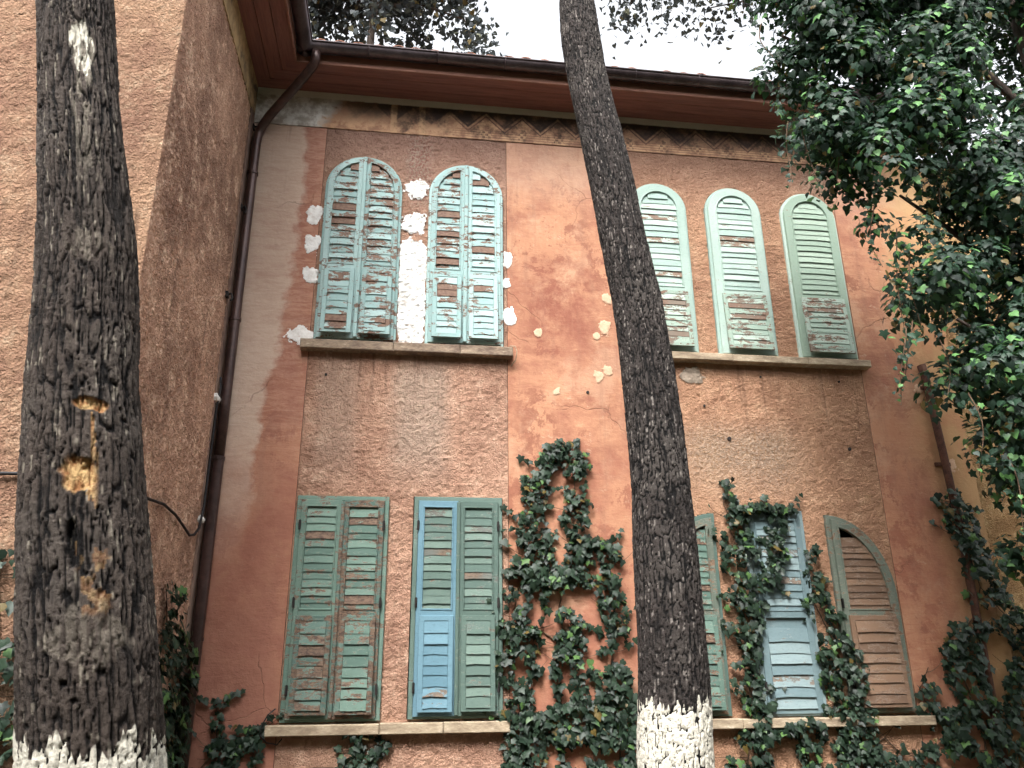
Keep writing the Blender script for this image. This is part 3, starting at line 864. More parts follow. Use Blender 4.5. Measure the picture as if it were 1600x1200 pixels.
# ------------------------------------------------------------------ trunks
def bark_mat(name, dark, mid, flake, wood, resin):
    s = Sh(name); s.pos
    r, g_, b_, a = s.attr('bark')
    n = s.noise(30, 5, .65); n2 = s.noise(90, 4, .6)
    col = s.mix(s.step(.05, .75, r + (n - .5)*.7 + (s.noise(24, 5, .7, s.stretch((2.2, 2.2, .6))) - .5)*.6), dark, mid)
    big = s.noise(2.2, 4, .6); col = s.mix(s.step(.45, .7, big)*.5, col, s.mix(.5, mid, dark)); col = s.mix(s.step(.52, .35, big)*s.step(.3, .6, r)*.35, col, C(88, 83, 78))
    col = s.mix(g_*s.step(.3, .6, n2 + .1), col, flake)
    col = s.mix(b_, col, s.mix(s.step(.4, .62, n), wood, resin))
    wm = s.step(.35, .62, a + (n - .5)*.35)
    col = s.mix(wm, col, s.mix(n2, C(196, 190, 174), C(232, 228, 214)))
    return s.done(col, .85, s.bump(n + n2*.6 + s.noise(60, 5, .7, s.stretch((1.6, 1.6, .35)))*1.2, .012, 1.0), spec=.2)
BM1 = bark_mat('dark_furrowed_bark', C(14, 12, 12), C(76, 67, 61), C(140, 132, 119), C(150, 104, 66), C(204, 170, 120))
BM2 = bark_mat('dark_flaky_bark', C(13, 12, 12), C(62, 56, 53), C(128, 121, 115), C(150, 110, 80), C(190, 170, 140))

def trunk(name, spine, y, parent, mat, cw, ch, depth, dens, seed, wash, wounds=(), zfine=(0.9, 7.2), flk=.72):
    """spine rows (z, x, diameter)"""
    sp = np.array(spine)
    z1 = sp[-1, 0]
    step_f = dens
    zs = np.concatenate([np.arange(-.05, zfine[0], .03), np.arange(zfine[0], zfine[1], step_f), np.arange(zfine[1], z1, .06), [z1]])
    def smooth_interp(zq, col):
        acc = 0
        for d in (-.12, -.06, 0, .06, .12): acc = acc + np.interp(zq + d, sp[:, 0], sp[:, col])
        return acc/5
    X = smooth_interp(zs, 1); R = smooth_interp(zs, 2)/2 - depth*.35
    n = int(2*math.pi*R[len(R)//4]/step_f*.9)
    A = np.linspace(0, 2*np.pi, n, endpoint=False)
    Ag, Zg = np.meshgrid(A, zs); Xg = np.repeat(X[:, None], n, 1); Rg = np.repeat(R[:, None], n, 1)
    Rref = R[len(R)//4]
    # angle pi/2 looks away from the viewer: seam lies there
    S = (Ag)*Rref
    wx = (fbm(S*20, Zg*6, 3, seed) - .5)*cw*1.5; wz = (fbm(S*16 + 9, Zg*8, 3, seed+3) - .5)*ch*.5
    f1, ed, hid = voro((S + wx)/cw, (Zg + wz)/ch, seed)
    f1b, edb, hidb = voro((S + wx)/(cw*.45) + 11, (Zg + wz)/(ch*.45), seed+31)
    ridge = np.abs(fbm((S + wx*.6)/(cw*1.6), Zg/(ch*3.2), 3, seed+21) - .5)
    plate = sstep(.02, .13, ed)*sstep(0, .05, ridge)
    fine = sstep(.01, .14, edb)
    grain = fbm(S*150, Zg*38, 3, seed+25)
    hgt = plate*(.30 + .28*hid + .16*fine*hidb + .12*fine) + .35*(grain - .5)
    lump = (fbm(S*3.2, Zg*1.7, 3, seed+7) - .5)
    disp = hgt*depth + lump*.03*Rref/.22
    fl_ = vnoise(S/(cw*.30), Zg/(ch*.40), seed+31)*.6 + vnoise(S/(cw*.13), Zg/(ch*.16), seed+32)*.4
    flake = sstep(flk, flk + .08, fl_)*sstep(.3, .8, plate)
    wood = np.zeros_like(S); mid = hgt.copy(); scar = np.zeros_like(S)
    # view-facing coordinate across the trunk
    tc = np.array([0 - X.mean(), -8 - y]); tc /= np.linalg.norm(tc)
    rv = np.array([-tc[1], tc[0]])
    ux = np.cos(Ag)*rv[0] + np.sin(Ag)*rv[1]; front = np.cos(Ag)*tc[0] + np.sin(Ag)*tc[1] > 0
    nz = fbm(S*26, Zg*14, 4, seed+51); nzf = fbm(S*70, Zg*9, 3, seed+61)
    for (wu, wz_, ru, rz, kind) in wounds:
        q = np.hypot((ux - wu)/ru, (Zg - wz_)/rz) + (nz - .5)*.9
        k = sstep(1.05, .8, q)*front
        if kind == 'bare':
            wood = np.maximum(wood, k); disp -= k*depth*.8
            drip = front*sstep(1.0, .5, np.abs(ux - wu)/ru)*sstep(wz_ - .38, wz_ - .05, Zg)*sstep(wz_ + .02, wz_ - .02, Zg)
            wood = np.maximum(wood, drip*(nzf > .66)*.85)
        elif kind == 'pale':
            flake = np.maximum(flake, k*(.55 + .45*plate)); disp -= k*depth*.3; scar = np.maximum(scar, k*(.35 + .4*(nzf > .4)))
            drip = front*sstep(1.15, .7, np.abs(ux - wu - (wz_ - Zg)*-.05)/ru)*sstep(wz_ - .95, wz_ - .1, Zg)*sstep(wz_ + .02, wz_ - .05, Zg)
            flake = np.maximum(flake, drip*(nzf > .55)*.8)
        elif kind == 'speck':
            wood = np.maximum(wood, k*(nz > .60)*.4)
        elif kind == 'hole':
            disp -= k*.035; mid = mid*(1-k)
        elif kind == 'grey':
            mid = np.maximum(mid, k*.9); flake = np.maximum(flake, k*.35*(nzf > .45))
    wl = wash + (vnoise(Ag*9, Zg*0 + 1, seed+70) - .5)*.09 + (vnoise(Ag*31, Zg*0, seed+71) - .5)*.06
    white = sstep(.03, -.03, Zg - wl)*(.25 + .75*sstep(.05, .3, plate))
    white = np.maximum(white, scar)
    flare = np.exp(-np.clip(Zg, 0, 9)*3)*.10
    Rg = Rg + flare
    PX = Xg + np.cos(Ag)*(Rg + disp - depth*.6); PY = y + np.sin(Ag)*(Rg + disp - depth*.6)
    P = np.stack([PX, PY, Zg], -1).reshape(-1, 3)
    nz_ = len(zs); idx = np.arange(nz_*n).reshape(nz_, n); nx = np.roll(idx, -1, 1)
    q = np.stack([idx[:-1], nx[:-1], nx[1:], idx[1:]], -1).reshape(-1, 4)
    org = np.array(WL[parent.name])
    me = np_mesh(name, P - org, q, mat, True)
    at_ = me.attributes.new('bark', 'FLOAT_COLOR', 'POINT')
    at_.data.foreach_set('color', np.stack([mid, flake, wood, white], -1).astype(np.float32).ravel())
    return mobj(name, me, parent, tuple(org))

NEEDLE = None
def needle_mat():
    s = Sh('pine_needles'); s.pos; n = s.noise(2, 3)
    return s.done(s.mix(n, C(38, 58, 40), C(74, 98, 58)), .7)
NEEDLE = needle_mat()
LIMB = mottled('limb_bark', C(58, 50, 46), C(92, 80, 72), None, 9, .9, .008, (2, 2, .6))

def pine_crown(parent, x, y, z, rx, rz, n, seed):
    r = np.random.default_rng(seed)
    b = MB(); tips = []
    for k in range(16):
        a = k*2.4 + r.uniform(-.3, .3); h = z - rz*.8 + rz*1.5*k/16; L = rx*(1 - .5*k/16)*r.uniform(.7, 1)
        e = Vector((x + math.cos(a)*L, y + math.sin(a)*L, h + L*.25)); m = Vector((x, y, h)).lerp(e, .55) + Vector((0, 0, -.1))
        b.tube([(x, y, h), m, e], [.06, .035, .012], 6); tips += [e, m]
    b.build('limb', LIMB, parent)
    Pn = []; F = []
    c = np.array([tips[i % len(tips)] for i in range(n)]) + r.normal(0, .38, (n, 3))*[1, 1, .6]
    d = r.normal(0, 1, (n, 3)); d[:, 2] += .4; d /= np.linalg.norm(d, axis=1, keepdims=True)
    sd_ = np.cross(d, r.normal(0, 1, (n, 3))); sd_ /= np.linalg.norm(sd_, axis=1, keepdims=True)
    L = r.uniform(.14, .3, (n, 1))
    Vv = np.stack([c - sd_*.02, c + sd_*.02, c + d*L + sd_*.004], 1).reshape(-1, 3)
    me = np_mesh('crown', Vv - np.array(WL[parent.name]), np.arange(n*3).reshape(-1, 3), NEEDLE)
    o = mobj('crown', me, parent, WL[parent.name]); o['kind'] = 'stuff'

SPL = [(-.1, -.94, .60), (0, -.945, .59), (1.0, -.975, .53), (1.35, -.99, .505), (1.74, -1.066, .515), (2.18, -1.154, .49), (2.66, -1.233, .445), (3.2, -1.304, .412), (3.8, -1.429, .38), (4.48, -1.563, .366), (6, -1.85, .34), (10, -2.4, .26), (15, -2.8, .1)]
SPC = [(-.1, 1.6, .5), (0, 1.61, .49), (1.07, 1.645, .44), (1.42, 1.663, .438), (1.79, 1.676, .432), (2.59, 1.676, .404), (3.03, 1.67, .393), (3.49, 1.643, .385), (3.97, 1.612, .37), (4.48, 1.547, .356), (4.84, 1.505, .345), (5.4, 1.42, .342), (6.0, 1.325, .325), (6.46, 1.275, .318), (6.86, 1.255, .30), (8, 1.32, .28), (11, 1.5, .2), (15, 1.6, .1)]
SPL = [(z, x + .012, d*.893) for (z, x, d) in SPL]
tl = empty('pine_tree', (-.945, -5, 0))
tag(tl, 'thick dark pine trunk at the left with pale scar, resin wounds and whitewashed foot', 'pine tree', 'pine trees in front of the villa')
trunk('trunk', SPL, -5, tl, BM1, .027, .24, .019, .0053, 3, 1.43,
    wounds=[(.0, 4.12, .30, .14, 'pale'), (-.08, 3.17, .5, .07, 'grey'), (-.0, 2.535, .30, .028, 'bare'), (-.14, 2.275, .27, .066, 'bare'),
            (-.05, 1.93, .4, .16, 'speck'), (-.3, 2.05, .07, .08, 'hole'), (-.1, 1.75, .6, .08, 'grey')], zfine=(1.0, 5.0), flk=.74)
pine_crown(tl, -2.7, -5, 14.5, 3.0, 2.2, 5000, 5)
tc_ = empty('pine_tree', (1.61, -3, 0))
tag(tc_, 'slender leaning pine trunk with flaky bark and whitewashed foot in the middle', 'pine tree', 'pine trees in front of the villa')
trunk('trunk', SPC, -3, tc_, BM2, .023, .125, .014, .0062, 8, 1.42, wounds=[(-.85, 6.5, .3, .06, 'grey')], zfine=(.8, 7.2), flk=.70)
pine_crown(tc_, 1.6, -3, 14.8, 3.0, 2.2, 5000, 6)

# ------------------------------------------------------------------ ivy
def leaf_mat(name, c0, c1, young, frac=.07, rough=.38, trans=.12):
    s = Sh(name); s.pos
    ri = V(s, s.geo.outputs['Random Per Island']); r = s.math('FRACT', ri*7.31 + s.rand()*3.7)
    r2_ = s.math('FRACT', r*17.3); n = s.noise(1.1, 3)
    col = s.mix(r, c0, c1)
    col = s.mix(s.step(1 - frac*2, 1 - frac*2 + .02, r2_*.8 + n*.35), col, young)
    col = s.mix(s.step(.965, .97, s.math('FRACT', r*31.7)), col, C(92, 78, 40))
    nb = s.bump(s.noise(45, 3), .004, .4)
    s.done(col, rough, nb, spec=.28)
    t = s.node('ShaderNodeBsdfTranslucent'); s.put(t.inputs['Color'], s.mix(.4, col, young))
    mx = s.node('ShaderNodeMixShader'); mx.inputs[0].default_value = trans
    s.nt.links.new(s.b.outputs[0], mx.inputs[1]); s.nt.links.new(t.outputs[0], mx.inputs[2]); s.nt.links.new(mx.outputs[0], s.out.inputs['Surface'])
    return s.m
IVY = leaf_mat('climbing_ivy_leaf', C(22, 35, 27), C(46, 64, 48), C(74, 104, 56), .045, .46)
IVY2 = leaf_mat('hanging_ivy_leaf', C(18, 33, 26), C(42, 68, 50), C(86, 128, 72), .07, .5, .2)
SKYLEAF = leaf_mat('roof_tree_leaf', C(34, 40, 44), C(56, 64, 66), C(110, 112, 92), .04, .6, .2)
STEM = mottled('ivy_stem', C(70, 54, 42), C(104, 84, 66), None, 20, .9, .002)

def leaf_geo(kind):
    if kind == 0: half = [(.16, -.14), (.42, -.12), (.36, .12), (.60, .36), (.27, .50)]
    elif kind == 1: half = [(.22, -.16), (.47, .0), (.44, .30), (.24, .62)]
    else: half = [(.2, -.12), (.40, .05), (.50, .22), (.30, .45), (.16, .7)]
    v = [(0, 0, 0), (0, .45, .02), (0, 1.0, -.10)]
    fold = .16
    nR = len(half)
    for (x, y) in half: v.append((x, y, -fold*x - .06*y*y))
    for (x, y) in half: v.append((-x, y, -fold*x - .06*y*y))
    f = []
    for s0, flip in ((3, False), (3 + nR, True)):
        ch = [0] + list(range(s0, s0 + nR)) + [2]
        for i in range(len(ch) - 1):
            t = (1, ch[i], ch[i+1]); f.append(t[::-1] if flip else t)
    return np.array(v) - np.array([0, .3, 0]), np.array(f)
LEAF = [leaf_geo(k) for k in range(3)]
LM = {}
def leaf_mesh(k, mat):
    if (k, mat.name) not in LM: LM[(k, mat.name)] = np_mesh('leaf', LEAF[k][0], LEAF[k][1], mat)
    return LM[(k, mat.name)]

def frames(N, T):
    N = N/np.linalg.norm(N, axis=1, keepdims=True)
    T = T - N*np.sum(T*N, axis=1, keepdims=True); T /= np.linalg.norm(T, axis=1, keepdims=True) + 1e-9
    Xv = np.cross(T, N)
    return np.stack([Xv, T, N], -1)          # columns

def put_leaves(parent, P, N, T, S, mat, n_single, score, kinds):
    """the n_single best-showing leaves become objects, the rest one mesh"""
    Rm = frames(N, T); order = np.argsort(-score); single = order[:n_single]; rest = order[n_single:]
    for i in single:
        k = int(kinds[i]); o = mobj('leaf', leaf_mesh(k, mat), parent, P[i])
        o.rotation_mode = 'QUATERNION'; o.rotation_quaternion = Matrix(Rm[i].tolist()).to_quaternion(); o.scale = (S[i],)*3
    VV = []; FF = []; off = 0
    for k in range(3):
        r = rest[kinds[rest] == k]
        if not len(r): continue
        g_, f_ = LEAF[k]
        v = np.einsum('nij,kj->nki', Rm[r], g_)*S[r][:, None, None] + P[r][:, None, :]
        VV.append(v.reshape(-1, 3)); FF.append((f_[None] + (np.arange(len(r))*len(g_))[:, None, None]).reshape(-1, 3) + off); off += v.shape[0]*v.shape[1]
    if VV:
        me = np_mesh('foliage', np.concatenate(VV) - np.array(WL[parent.name]), np.concatenate(FF), mat)
        o = mobj('foliage', me, parent, WL[parent.name]); o['kind'] = 'stuff'

def climbing(label, lines, dens, size, n_single, plane='x', fixed=0.0, seed=0, depth=.13, name='climbing_ivy'):
    """lines: polylines of (u, z, halfwidth) on the wall; plane x spans x at y=fixed, plane y spans y at x=fixed"""
    r = np.random.default_rng(seed)
    u0, z0 = lines[0][-1][0], 0
    base = (u0, fixed - .08, 0) if plane == 'x' else (fixed + .08, u0, 0)
    root = empty(name, base); tag(root, label, 'ivy', 'ivy climbing on the villa walls')
    out = np.array([0, -1, 0.]) if plane == 'x' else np.array([1., 0, 0]); along = np.array([1., 0, 0]) if plane == 'x' else np.array([0, 1., 0])
    U = []; Z = []; D = []
    for ln in lines:
        b = MB()
        a = np.array([(p + (.06,))[:3] for p in ln], float)
        seg = np.hypot(np.diff(a[:, 0]), np.diff(a[:, 1])); cum = np.concatenate([[0], np.cumsum(seg)])
        m = 60; t = np.linspace(0, cum[-1], m)
        su = np.interp(t, cum, a[:, 0]) + (fbm(t*6, t*0, 3, seed) - .5)*.07; sz = np.interp(t, cum, a[:, 1])
        pts = [np.array([0, 0, zz]) + along*uu + out*.015 + np.array([0 if plane == 'x' else fixed, fixed if plane == 'x' else 0, 0]) for uu, zz in zip(su, sz)]
        b.tube(pts, list(np.linspace(.004, .011, m)), 5); b.build('stem', STEM, root, smooth=True)
        w = np.interp(t, cum, a[:, 2])*(.55 + 1.05*fbm(t*5 + 3, t*0 + len(U)*.01, 3, seed+77)) + .01
        for i in range(m - 1):
            n = r.poisson(dens*1.75*(t[i+1] - t[i])*w[i]*2)
            off = r.uniform(-1, 1, n); 
            U += list(su[i] + off*w[i]); Z += list(sz[i] + r.uniform(-.03, .03, n) - np.abs(off)*w[i]*.25); D += list((1 - off**2)**.5)
    for ln in lines:                      # stray side shoots
        for k in range(int(4 + len(ln)*1.3)):
            i = r.integers(0, len(ln) - 1); f = r.uniform()
            uu = ln[i][0]*(1-f) + ln[i+1][0]*f; zz = ln[i][1]*(1-f) + ln[i+1][1]*f; w0 = (tuple(ln[i]) + (.06,))[2]
            if zz < .6: continue
            sg = r.choice([-1, 1]); L = w0 + r.uniform(.06, .2); dz = r.uniform(-.3, .7)*L
            pts = [np.array([0, 0, zz + dz*t_*t_]) + along*(uu + sg*L*t_) + out*.02 + np.array([0 if plane == 'x' else fixed, fixed if plane == 'x' else 0, 0]) for t_ in np.linspace(0, 1, 6)]
            b = MB(); b.tube(pts, list(np.linspace(.004, .002, 6)), 4); b.build('stem', STEM, root)
            for t_ in np.linspace(.5, 1.0, 5): U.append(uu + sg*L*t_ + r.normal(0, .012)); Z.append(zz + dz*t_*t_ + r.normal(0, .012)); D.append(.15)
    U, Z, D = map(np.array, (U, Z, D)); n = len(U)
    # clumping: drop leaves in noisy gaps
    keep = fbm(U*7, Z*7, 3, seed+5) > .41; keep &= Z > .02
    U, Z, D = U[keep], Z[keep], D[keep]; n = len(U)
    dep = .02 + r.uniform(0, 1, n)**.7*depth*(.35 + .65*D)
    P = np.outer(U, along) + out*(dep[:, None]); P[:, 2] = Z
    if plane == 'x': P[:, 1] += fixed
    else: P[:, 0] += fixed
    N = out*1.0 + np.array([0, 0, .45]) + r.normal(0, .38, (n, 3))
    T = np.array([0, 0, -1.]) + r.normal(0, .5, (n, 3)) + out*.25
    S = size*.9*r.uniform(.45, 1.35, n)*np.where(r.uniform(size=n) < .2, .7, 1)
    kinds = r.choice(3, n, p=[.6, .15, .25])
    score = dep*2 + S + (Z > .75)*1.0
    put_leaves(root, P, N, T, S, IVY, n_single, score, kinds)
    return root

climbing('dark ivy climbing in an arch between the blue-framed shutter and the leaning trunk', [
    [(1.62, 3.86, .05), (1.42, 3.68, .10), (1.33, 3.45, .14), (1.30, 3.14, .14), (1.33, 2.8, .15), (1.22, 2.55, .20), (1.12, 2.3, .15), (1.08, 2.0, .14), (1.1, 1.54, .15), (1.14, 1.2, .17), (1.2, .8, .2), (1.3, 0, .25)],
    [(1.50, 3.82, .05), (1.70, 3.84, .07), (1.76, 3.4, .10), (1.74, 3.0, .11), (1.72, 2.7, .13), (1.62, 2.5, .17), (1.55, 2.2, .2), (1.6, 1.85, .17), (1.70, 1.5, .18), (1.78, 1.2, .27), (1.85, .8, .3), (1.8, 0, .3)],
    [(1.96, 2.84, .05), (2.08, 2.72, .12), (2.05, 2.45, .12), (2.12, 2.15, .13), (2.12, 1.88, .14), (2.02, 1.6, .17), (2.05, 1.3, .24), (2.1, .8, .28), (2.1, 0, .25)],
    [(1.33, 2.5, .1), (1.5, 2.42, .14), (1.7, 2.5, .1)], [(1.1, 2.0, .1), (1.35, 1.97, .12), (1.6, 1.8, .1)], [(1.2, 1.25, .08), (1.5, 1.0, .08), (1.8, 1.0, .1)],
    [(1.75, 2.75, .05), (1.9, 2.82, .04), (2.0, 2.8, .05)]], 560, .082, 300, seed=1)
climbing('ivy strand hanging over the left edge of the pale blue-grey shutter', [
    [(3.40, 3.48, .05), (3.36, 3.28, .12), (3.40, 3.05, .22), (3.46, 2.8, .17), (3.43, 2.4, .15), (3.41, 2.0, .14), (3.42, 1.6, .15), (3.45, 1.2, .14), (3.35, .8, .16), (3.3, 0, .2)],
    [(3.4, 3.15, .1), (3.65, 3.22, .07), (3.9, 3.2, .09), (4.08, 3.2, .05)], [(3.9, 3.2, .08), (3.93, 2.95, .1), (3.82, 2.65, .09), (3.7, 2.4, .09), (3.5, 2.1, .08)]], 560, .082, 220, seed=2, depth=.16)
climbing('ivy strand between the blue-grey shutter and the brown quarter-arch shutter', [
    [(4.27, 2.78, .07), (4.27, 2.5, .05), (4.24, 2.25, .10), (4.33, 2.0, .16), (4.42, 1.7, .2), (4.42, 1.4, .2), (4.47, 1.1, .22), (4.55, .8, .26), (4.5, 0, .3)],
    [(3.5, .98, .05), (3.8, 1.06, .1), (4.0, 1.12, .1), (3.95, .85, .1), (3.9, 0, .15)], [(4.5, .8, .1), (4.8, .95, .12), (4.95, .8, .14), (4.9, 0, .2)]], 560, .082, 200, seed=3, depth=.17)
climbing('broad ivy mass over the broken rusty pipe at the lower right', [
    [(5.98, 3.42, .08), (6.05, 3.1, .16), (6.08, 2.75, .16), (6.15, 2.4, .17), (6.0, 2.1, .18), (5.78, 1.85, .15), (5.75, 1.5, .18), (5.82, 1.2, .22), (5.85, .8, .28), (5.9, 0, .3)],
    [(6.15, 2.4, .16), (6.4, 2.1, .2), (6.6, 1.8, .2), (6.4, 1.5, .2), (6.3, 1.1, .22), (6.35, .7, .22), (6.3, 0, .25)],
    [(5.38, 1.6, .04), (5.25, 1.38, .05), (5.35, 1.15, .1), (5.5, 1.0, .16), (5.3, .85, .2), (5.2, 0, .2)]], 500, .088, 300, seed=4, depth=.18)
climbing('shadowed ivy in the corner behind the thick left trunk and downpipe', [
    [(-1.05, 2.3, .08), (-.85, 2.0, .14), (-.5, 1.85, .2), (-.3, 1.5, .22), (-.4, 1.2, .3), (-.4, .8, .35), (-.4, 0, .35)], [(-1.2, 2.0, .1), (-1.0, 1.5, .3), (-.9, 1.0, .3), (-.9, 0, .3)]], 420, .088, 150, 'y', XC, 5, .16)
climbing('thin ivy sprigs beside the left end of the lower left sill', [
    [(-1.62, 1.38, .03), (-1.58, 1.1, .05), (-1.5, .9, .07), (-1.5, 0, .1)], [(-1.2, 1.16, .05), (-1.3, 1.1, .06), (-1.22, .95, .06), (-1.3, 0, .1)], [(-1.75, .75, .03), (-1.6, .95, .03), (-1.45, 1.0, .05), (-1.4, 0, .05)]], 420, .075, 40, seed=6, depth=.1)
climbing('small ivy tuft hanging below the lower left sill', [
    [(-.42, 1.07, .04), (-.32, 1.04, .05), (-.30, .92, .07), (-.32, .7, .09), (-.35, 0, .1)], [(-.5, .95, .03), (-.52, .8, .04), (-.5, 0, .06)]], 520, .078, 60, seed=7, depth=.1)
climbing('ivy on the wing front left of the thick trunk', [
    [(-2.45, 2.35, .08), (-2.42, 2.0, .12), (-2.36, 1.6, .15), (-2.3, 1.2, .2), (-2.3, .7, .25), (-2.3, 0, .3)], [(-2.7, 2.2, .1), (-2.75, 1.6, .2), (-2.7, 1.0, .3), (-2.7, 0, .3)]], 380, .085, 60, 'x', -2.65, 8, .16)

# ------------------------------------------------------------------ ivy-smothered tree on the right
bt = empty('ivy_covered_tree', (6.3, -2.4, 0))
tag(bt, 'tree smothered in hanging dark ivy filling the upper right corner', 'tree')
b = MB()
b.tube([(6.3, -2.4, -.05), (6.28, -2.42, 1.5), (6.35, -2.4, 3.5), (6.3, -2.3, 5.5), (6.2, -2.3, 7.5), (6.1, -2.3, 9.6)], [.24, .2, .18, .16, .13, .06], 14)
b.build('trunk', LIMB, bt, smooth=True)
limbs = [[(6.3, -2.4, 5.0), (5.6, -2.1, 6.1), (4.8, -2.15, 6.8), (3.9, -2.3, 7.2), (3.4, -2.4, 7.3)], [(6.3, -2.3, 6.3), (5.6, -2.1, 7.6), (4.8, -2.2, 8.4), (4.0, -2.4, 8.8)],
         [(6.3, -2.4, 4.0), (5.6, -2.1, 4.9), (4.9, -2.2, 5.4), (4.3, -2.4, 5.6)], [(6.3, -2.4, 3.0), (5.7, -2.1, 3.8), (5.1, -2.2, 4.3), (4.6, -2.4, 4.4)], [(6.3, -2.4, 2.2), (5.6, -2.5, 2.9), (5.0, -2.5, 3.3)]]
for lm in limbs:
    b = MB(); b.tube(lm, list(np.linspace(.05, .012, len(lm))), 7); b.build('limb', LIMB, bt, smooth=True)
POLY = np.array([(3.0, 9.2), (3.03, 7.6), (3.12, 7.0), (3.36, 6.66), (3.33, 6.2), (3.22, 6.0), (3.45, 5.85), (3.78, 5.62), (3.78, 5.18), (4.08, 4.95), (3.98, 4.3), (3.92, 3.95), (4.2, 3.92), (4.36, 3.5), (4.5, 2.95), (4.75, 2.5), (5.2, 2.2), (7.2, 2.4), (7.4, 9.2)])
def in_poly(x, z):
    k = np.zeros(x.shape, bool); n = len(POLY)
    for i in range(n):
        (x1, z1), (x2, z2) = POLY[i], POLY[(i+1) % n]
        c = ((z1 > z) != (z2 > z)) & (x < (x2-x1)*(z-z1)/(z2-z1+1e-12) + x1); k ^= c
    return k
HOLES = [(4.52, 5.30, .22, .26), (4.38, 4.25, .20, .16), (5.75, 7.25, .2, .35), (4.62, 6.02, .12, .08), (4.55, 3.55, .12, .15)]
r = np.random.default_rng(21)
cc = []
while len(cc) < 640:
    x, z = r.uniform(3.0, 6.7), r.uniform(2.2, 8.6)
    rad = r.uniform(.14, .3)
    pr = np.array([x - rad*.75, x, x]), np.array([z, z - rad*.6, z])
    if not in_poly(*pr).all(): continue
    if any(((x-hx)/(a+.12))**2 + ((z-hz)/(c+.12))**2 < 1 for hx, hz, a, c in HOLES): continue
    cc.append((x, -2.5 + r.uniform(-.45, .45) + (.25 if x > 5 else 0), z, rad))
cc = np.array(cc); nl = 60000
wgt = cc[:, 3]**2; ci = r.choice(len(cc), nl, p=wgt/wgt.sum())
dv = r.normal(0, 1, (nl, 3)); dv[:, 1] -= .5; dv[:, 2] += .35; dv /= np.linalg.norm(dv, axis=1, keepdims=True)
rr_ = r.uniform(.55, 1.08, (nl, 1))
P = cc[ci, :3] + dv*cc[ci, 3:4]*rr_*[1, .9, 1.05]
N = dv*.9 + np.array([-.15, -.35, .45]) + r.normal(0, .3, (nl, 3)); T = np.array([0, -.2, -1.]) + dv*.3 + r.normal(0, .35, (nl, 3))
S = r.uniform(.038, .084, nl)
# hanging strands along the lower fringe
SP, SN, ST, SS = [], [], [], []
strands = [(3.22, 5.98, .55, -.12), (3.36, 6.0, .62, .03), (3.62, 5.78, .3, 0), (3.85, 5.25, .5, .0), (4.02, 4.95, 1.0, -.1), (4.1, 4.7, .6, 0), (4.0, 4.1, .42, -.18), (3.92, 4.05, .5, -.12), (4.25, 3.95, .3, .0), (4.4, 3.5, .5, 0), (4.6, 3.0, .6, .05), (4.75, 2.7, .5, 0), (3.1, 7.1, .4, .05), (4.5, 5.5, .5, 0)]
for (x, z, L, dx) in strands:
    sb = MB()
    pts = [(x + dx*t*t + .03*math.sin(t*5 + x*7), -2.6 + .04*math.sin(t*4 + z), z + .15 - (L + .15)*t) for t in np.linspace(0, 1, 9)]
    sb.tube(pts, list(np.linspace(.006, .003, 9)), 5); sb.build('stem', STEM, bt)
    n = int(L*70)
    for k in range(n):
        t = (k + .5)/n*.97; i = t*8; i0 = int(i); p = np.array(pts[i0])*(1-(i-i0)) + np.array(pts[min(i0+1, 8)])*(i-i0)
        w = .06*(1 - t) + .012
        SP.append(p + r.normal(0, w, 3)); SN.append(np.array([0, -.8, .5]) + r.normal(0, .45, 3)); ST.append(np.array([0, -.1, -1.]) + r.normal(0, .4, 3)); SS.append((.075 - .045*t)*r.uniform(.7, 1.2))
P = np.concatenate([P, SP]); N = np.concatenate([N, SN]); T = np.concatenate([T, ST]); S = np.concatenate([S, SS])
kinds = r.choice(3, len(P), p=[.3, .45, .25])
vis = in_poly(P[:, 0], P[:, 2]) & (P[:, 0] < 2.9 + .42*P[:, 2]) & (P[:, 2] < 7.4)
put_leaves(bt, P, N, T, S, IVY2, 300, S*20 - P[:, 1]*2 + vis*5, kinds)

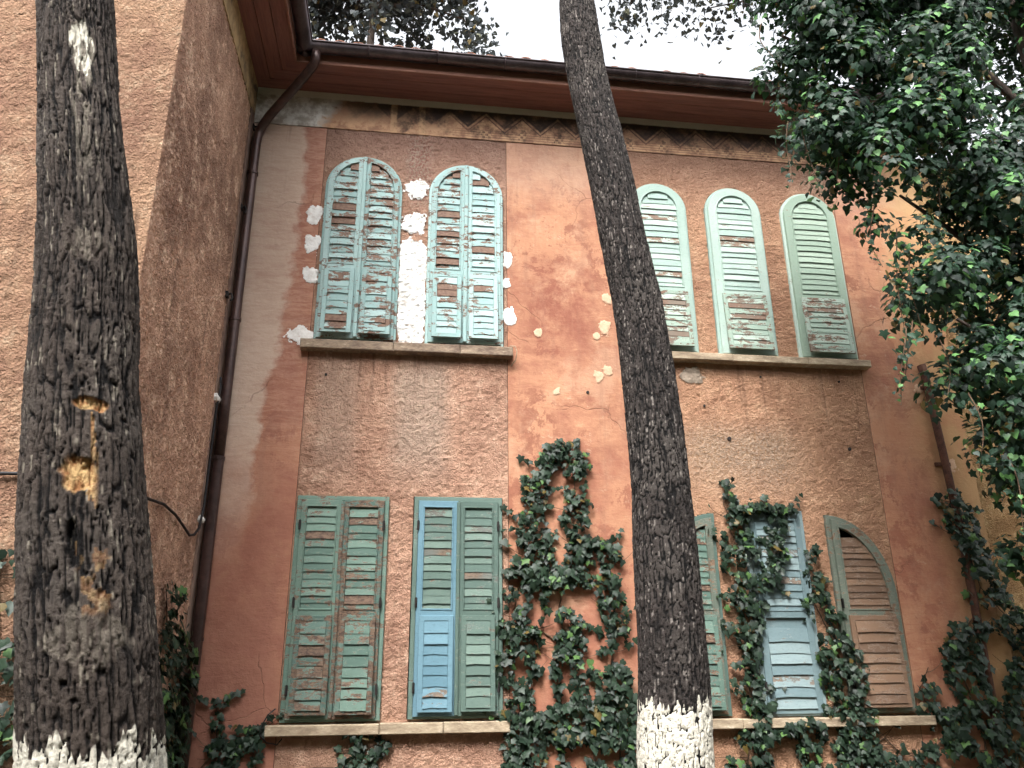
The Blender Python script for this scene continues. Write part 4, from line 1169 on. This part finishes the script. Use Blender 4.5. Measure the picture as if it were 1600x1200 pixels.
# ------------------------------------------------------------------ trees behind the roof
def roof_tree(label, x, y, z, rx, rz, n, seed, zb, mat, cx=None):
    cx = x if cx is None else cx
    r = np.random.default_rng(seed)
    root = empty('broadleaf_tree', (x, y, 0)); tag(root, label, 'tree', 'trees behind the roof')
    b = MB(); b.tube([(x, y, -.05), (x + .1, y, 5), (x - .1, y + .1, 11), (x, y, z + rz*.6)], [.3, .24, .17, .05], 10); b.build('trunk', LIMB, root, smooth=True)
    b = MB(); tips = []
    for k in range(22):
        a = k*2.4; h = z - rz*.3 + rz*.9*(k/22); L = rx*r.uniform(.5, 1)
        p0 = Vector((x, y, h)); p2 = Vector((cx + math.cos(a)*L, y + math.sin(a)*L*.6, h + r.uniform(-.2, .5))); p1 = p0.lerp(p2, .5) + Vector((0, 0, .3))
        p3 = p2 + Vector((math.cos(a)*.3, 0, -r.uniform(.5, 1.4)))
        b.tube([p0, p1, p2, p3], [.06, .04, .02, .006], 5)
        tips += [p1, p2, p2.lerp(p3, .4), p2.lerp(p3, .7), p3]
    b.build('limb', LIMB, root)
    tp = np.array([tuple(t) for t in tips]); ci = r.choice(len(tp), n)
    P = tp[ci] + r.normal(0, .33, (n, 3))*[1, 1, 1.1]; P = P[P[:, 2] > zb + (fbm(P[:, 0]*1.3, P[:, 0]*0, 3, seed) - .5)*1.8]
    n = len(P)
    N = r.normal(0, 1, (n, 3)) + [0, -.5, .3]; T = r.normal(0, .6, (n, 3)) + [0, 0, -1]
    Rm = frames(N, T); S = r.uniform(.10, .2, n)
    g_, f_ = LEAF[1]
    v = np.einsum('nij,kj->nki', Rm, g_)*S[:, None, None] + P[:, None, :]
    me = np_mesh('crown', v.reshape(-1, 3) - np.array(WL[root.name]), (f_[None] + (np.arange(n)*len(g_))[:, None, None]).reshape(-1, 3), mat)
    o = mobj('crown', me, root, WL[root.name]); o['kind'] = 'stuff'
roof_tree('dark leafy tree above the roof corner, left of the leaning trunk', -1.3, 8.6, 19.0, 2.5, 3.2, 8000, 31, 16.2, SKYLEAF)
roof_tree('sparse twiggy tree against white sky, right of the leaning trunk', 12.5, 8.8, 20.8, 2.7, 2.6, 2600, 32, 18.4, SKYLEAF, 7.4)

# ------------------------------------------------------------------ unseen foliage mass, added behind the viewer to shade the lower facade
U, Zb = np.meshgrid(np.linspace(-30, 34, 260), np.linspace(0, 1, 60))
top = 11.5 + (fbm(U*.35, U*0, 4, 90) - .5)*4.5
Zz = Zb*top
th = 1.6*np.sqrt(np.clip(1 - Zb**4, 0, 1))
rel = (fbm(U*1.6, Zz*1.6, 4, 91) - .5)*1.6
front = np.stack([U, -14.5 + th + rel, Zz], -1); back = np.stack([U, -14.5 - th - rel, Zz], -1)
idx = np.arange(U.size).reshape(U.shape)
qf = np.stack([idx[:-1, :-1], idx[1:, :-1], idx[1:, 1:], idx[:-1, 1:]], -1).reshape(-1, 4)
Vb = np.concatenate([front.reshape(-1, 3), back.reshape(-1, 3)]); Fb = np.concatenate([qf, qf[:, ::-1] + U.size])
belt = mobj('light_blocker', np_mesh('light_blocker', Vb, Fb, mottled('blocker_foliage', C(40, 58, 38), C(74, 96, 56), C(28, 40, 28), 3, .8, .1), True))
tag(belt, 'unseen green light blocker added behind the viewer to shade the lower facade', 'trees', kind='stuff')
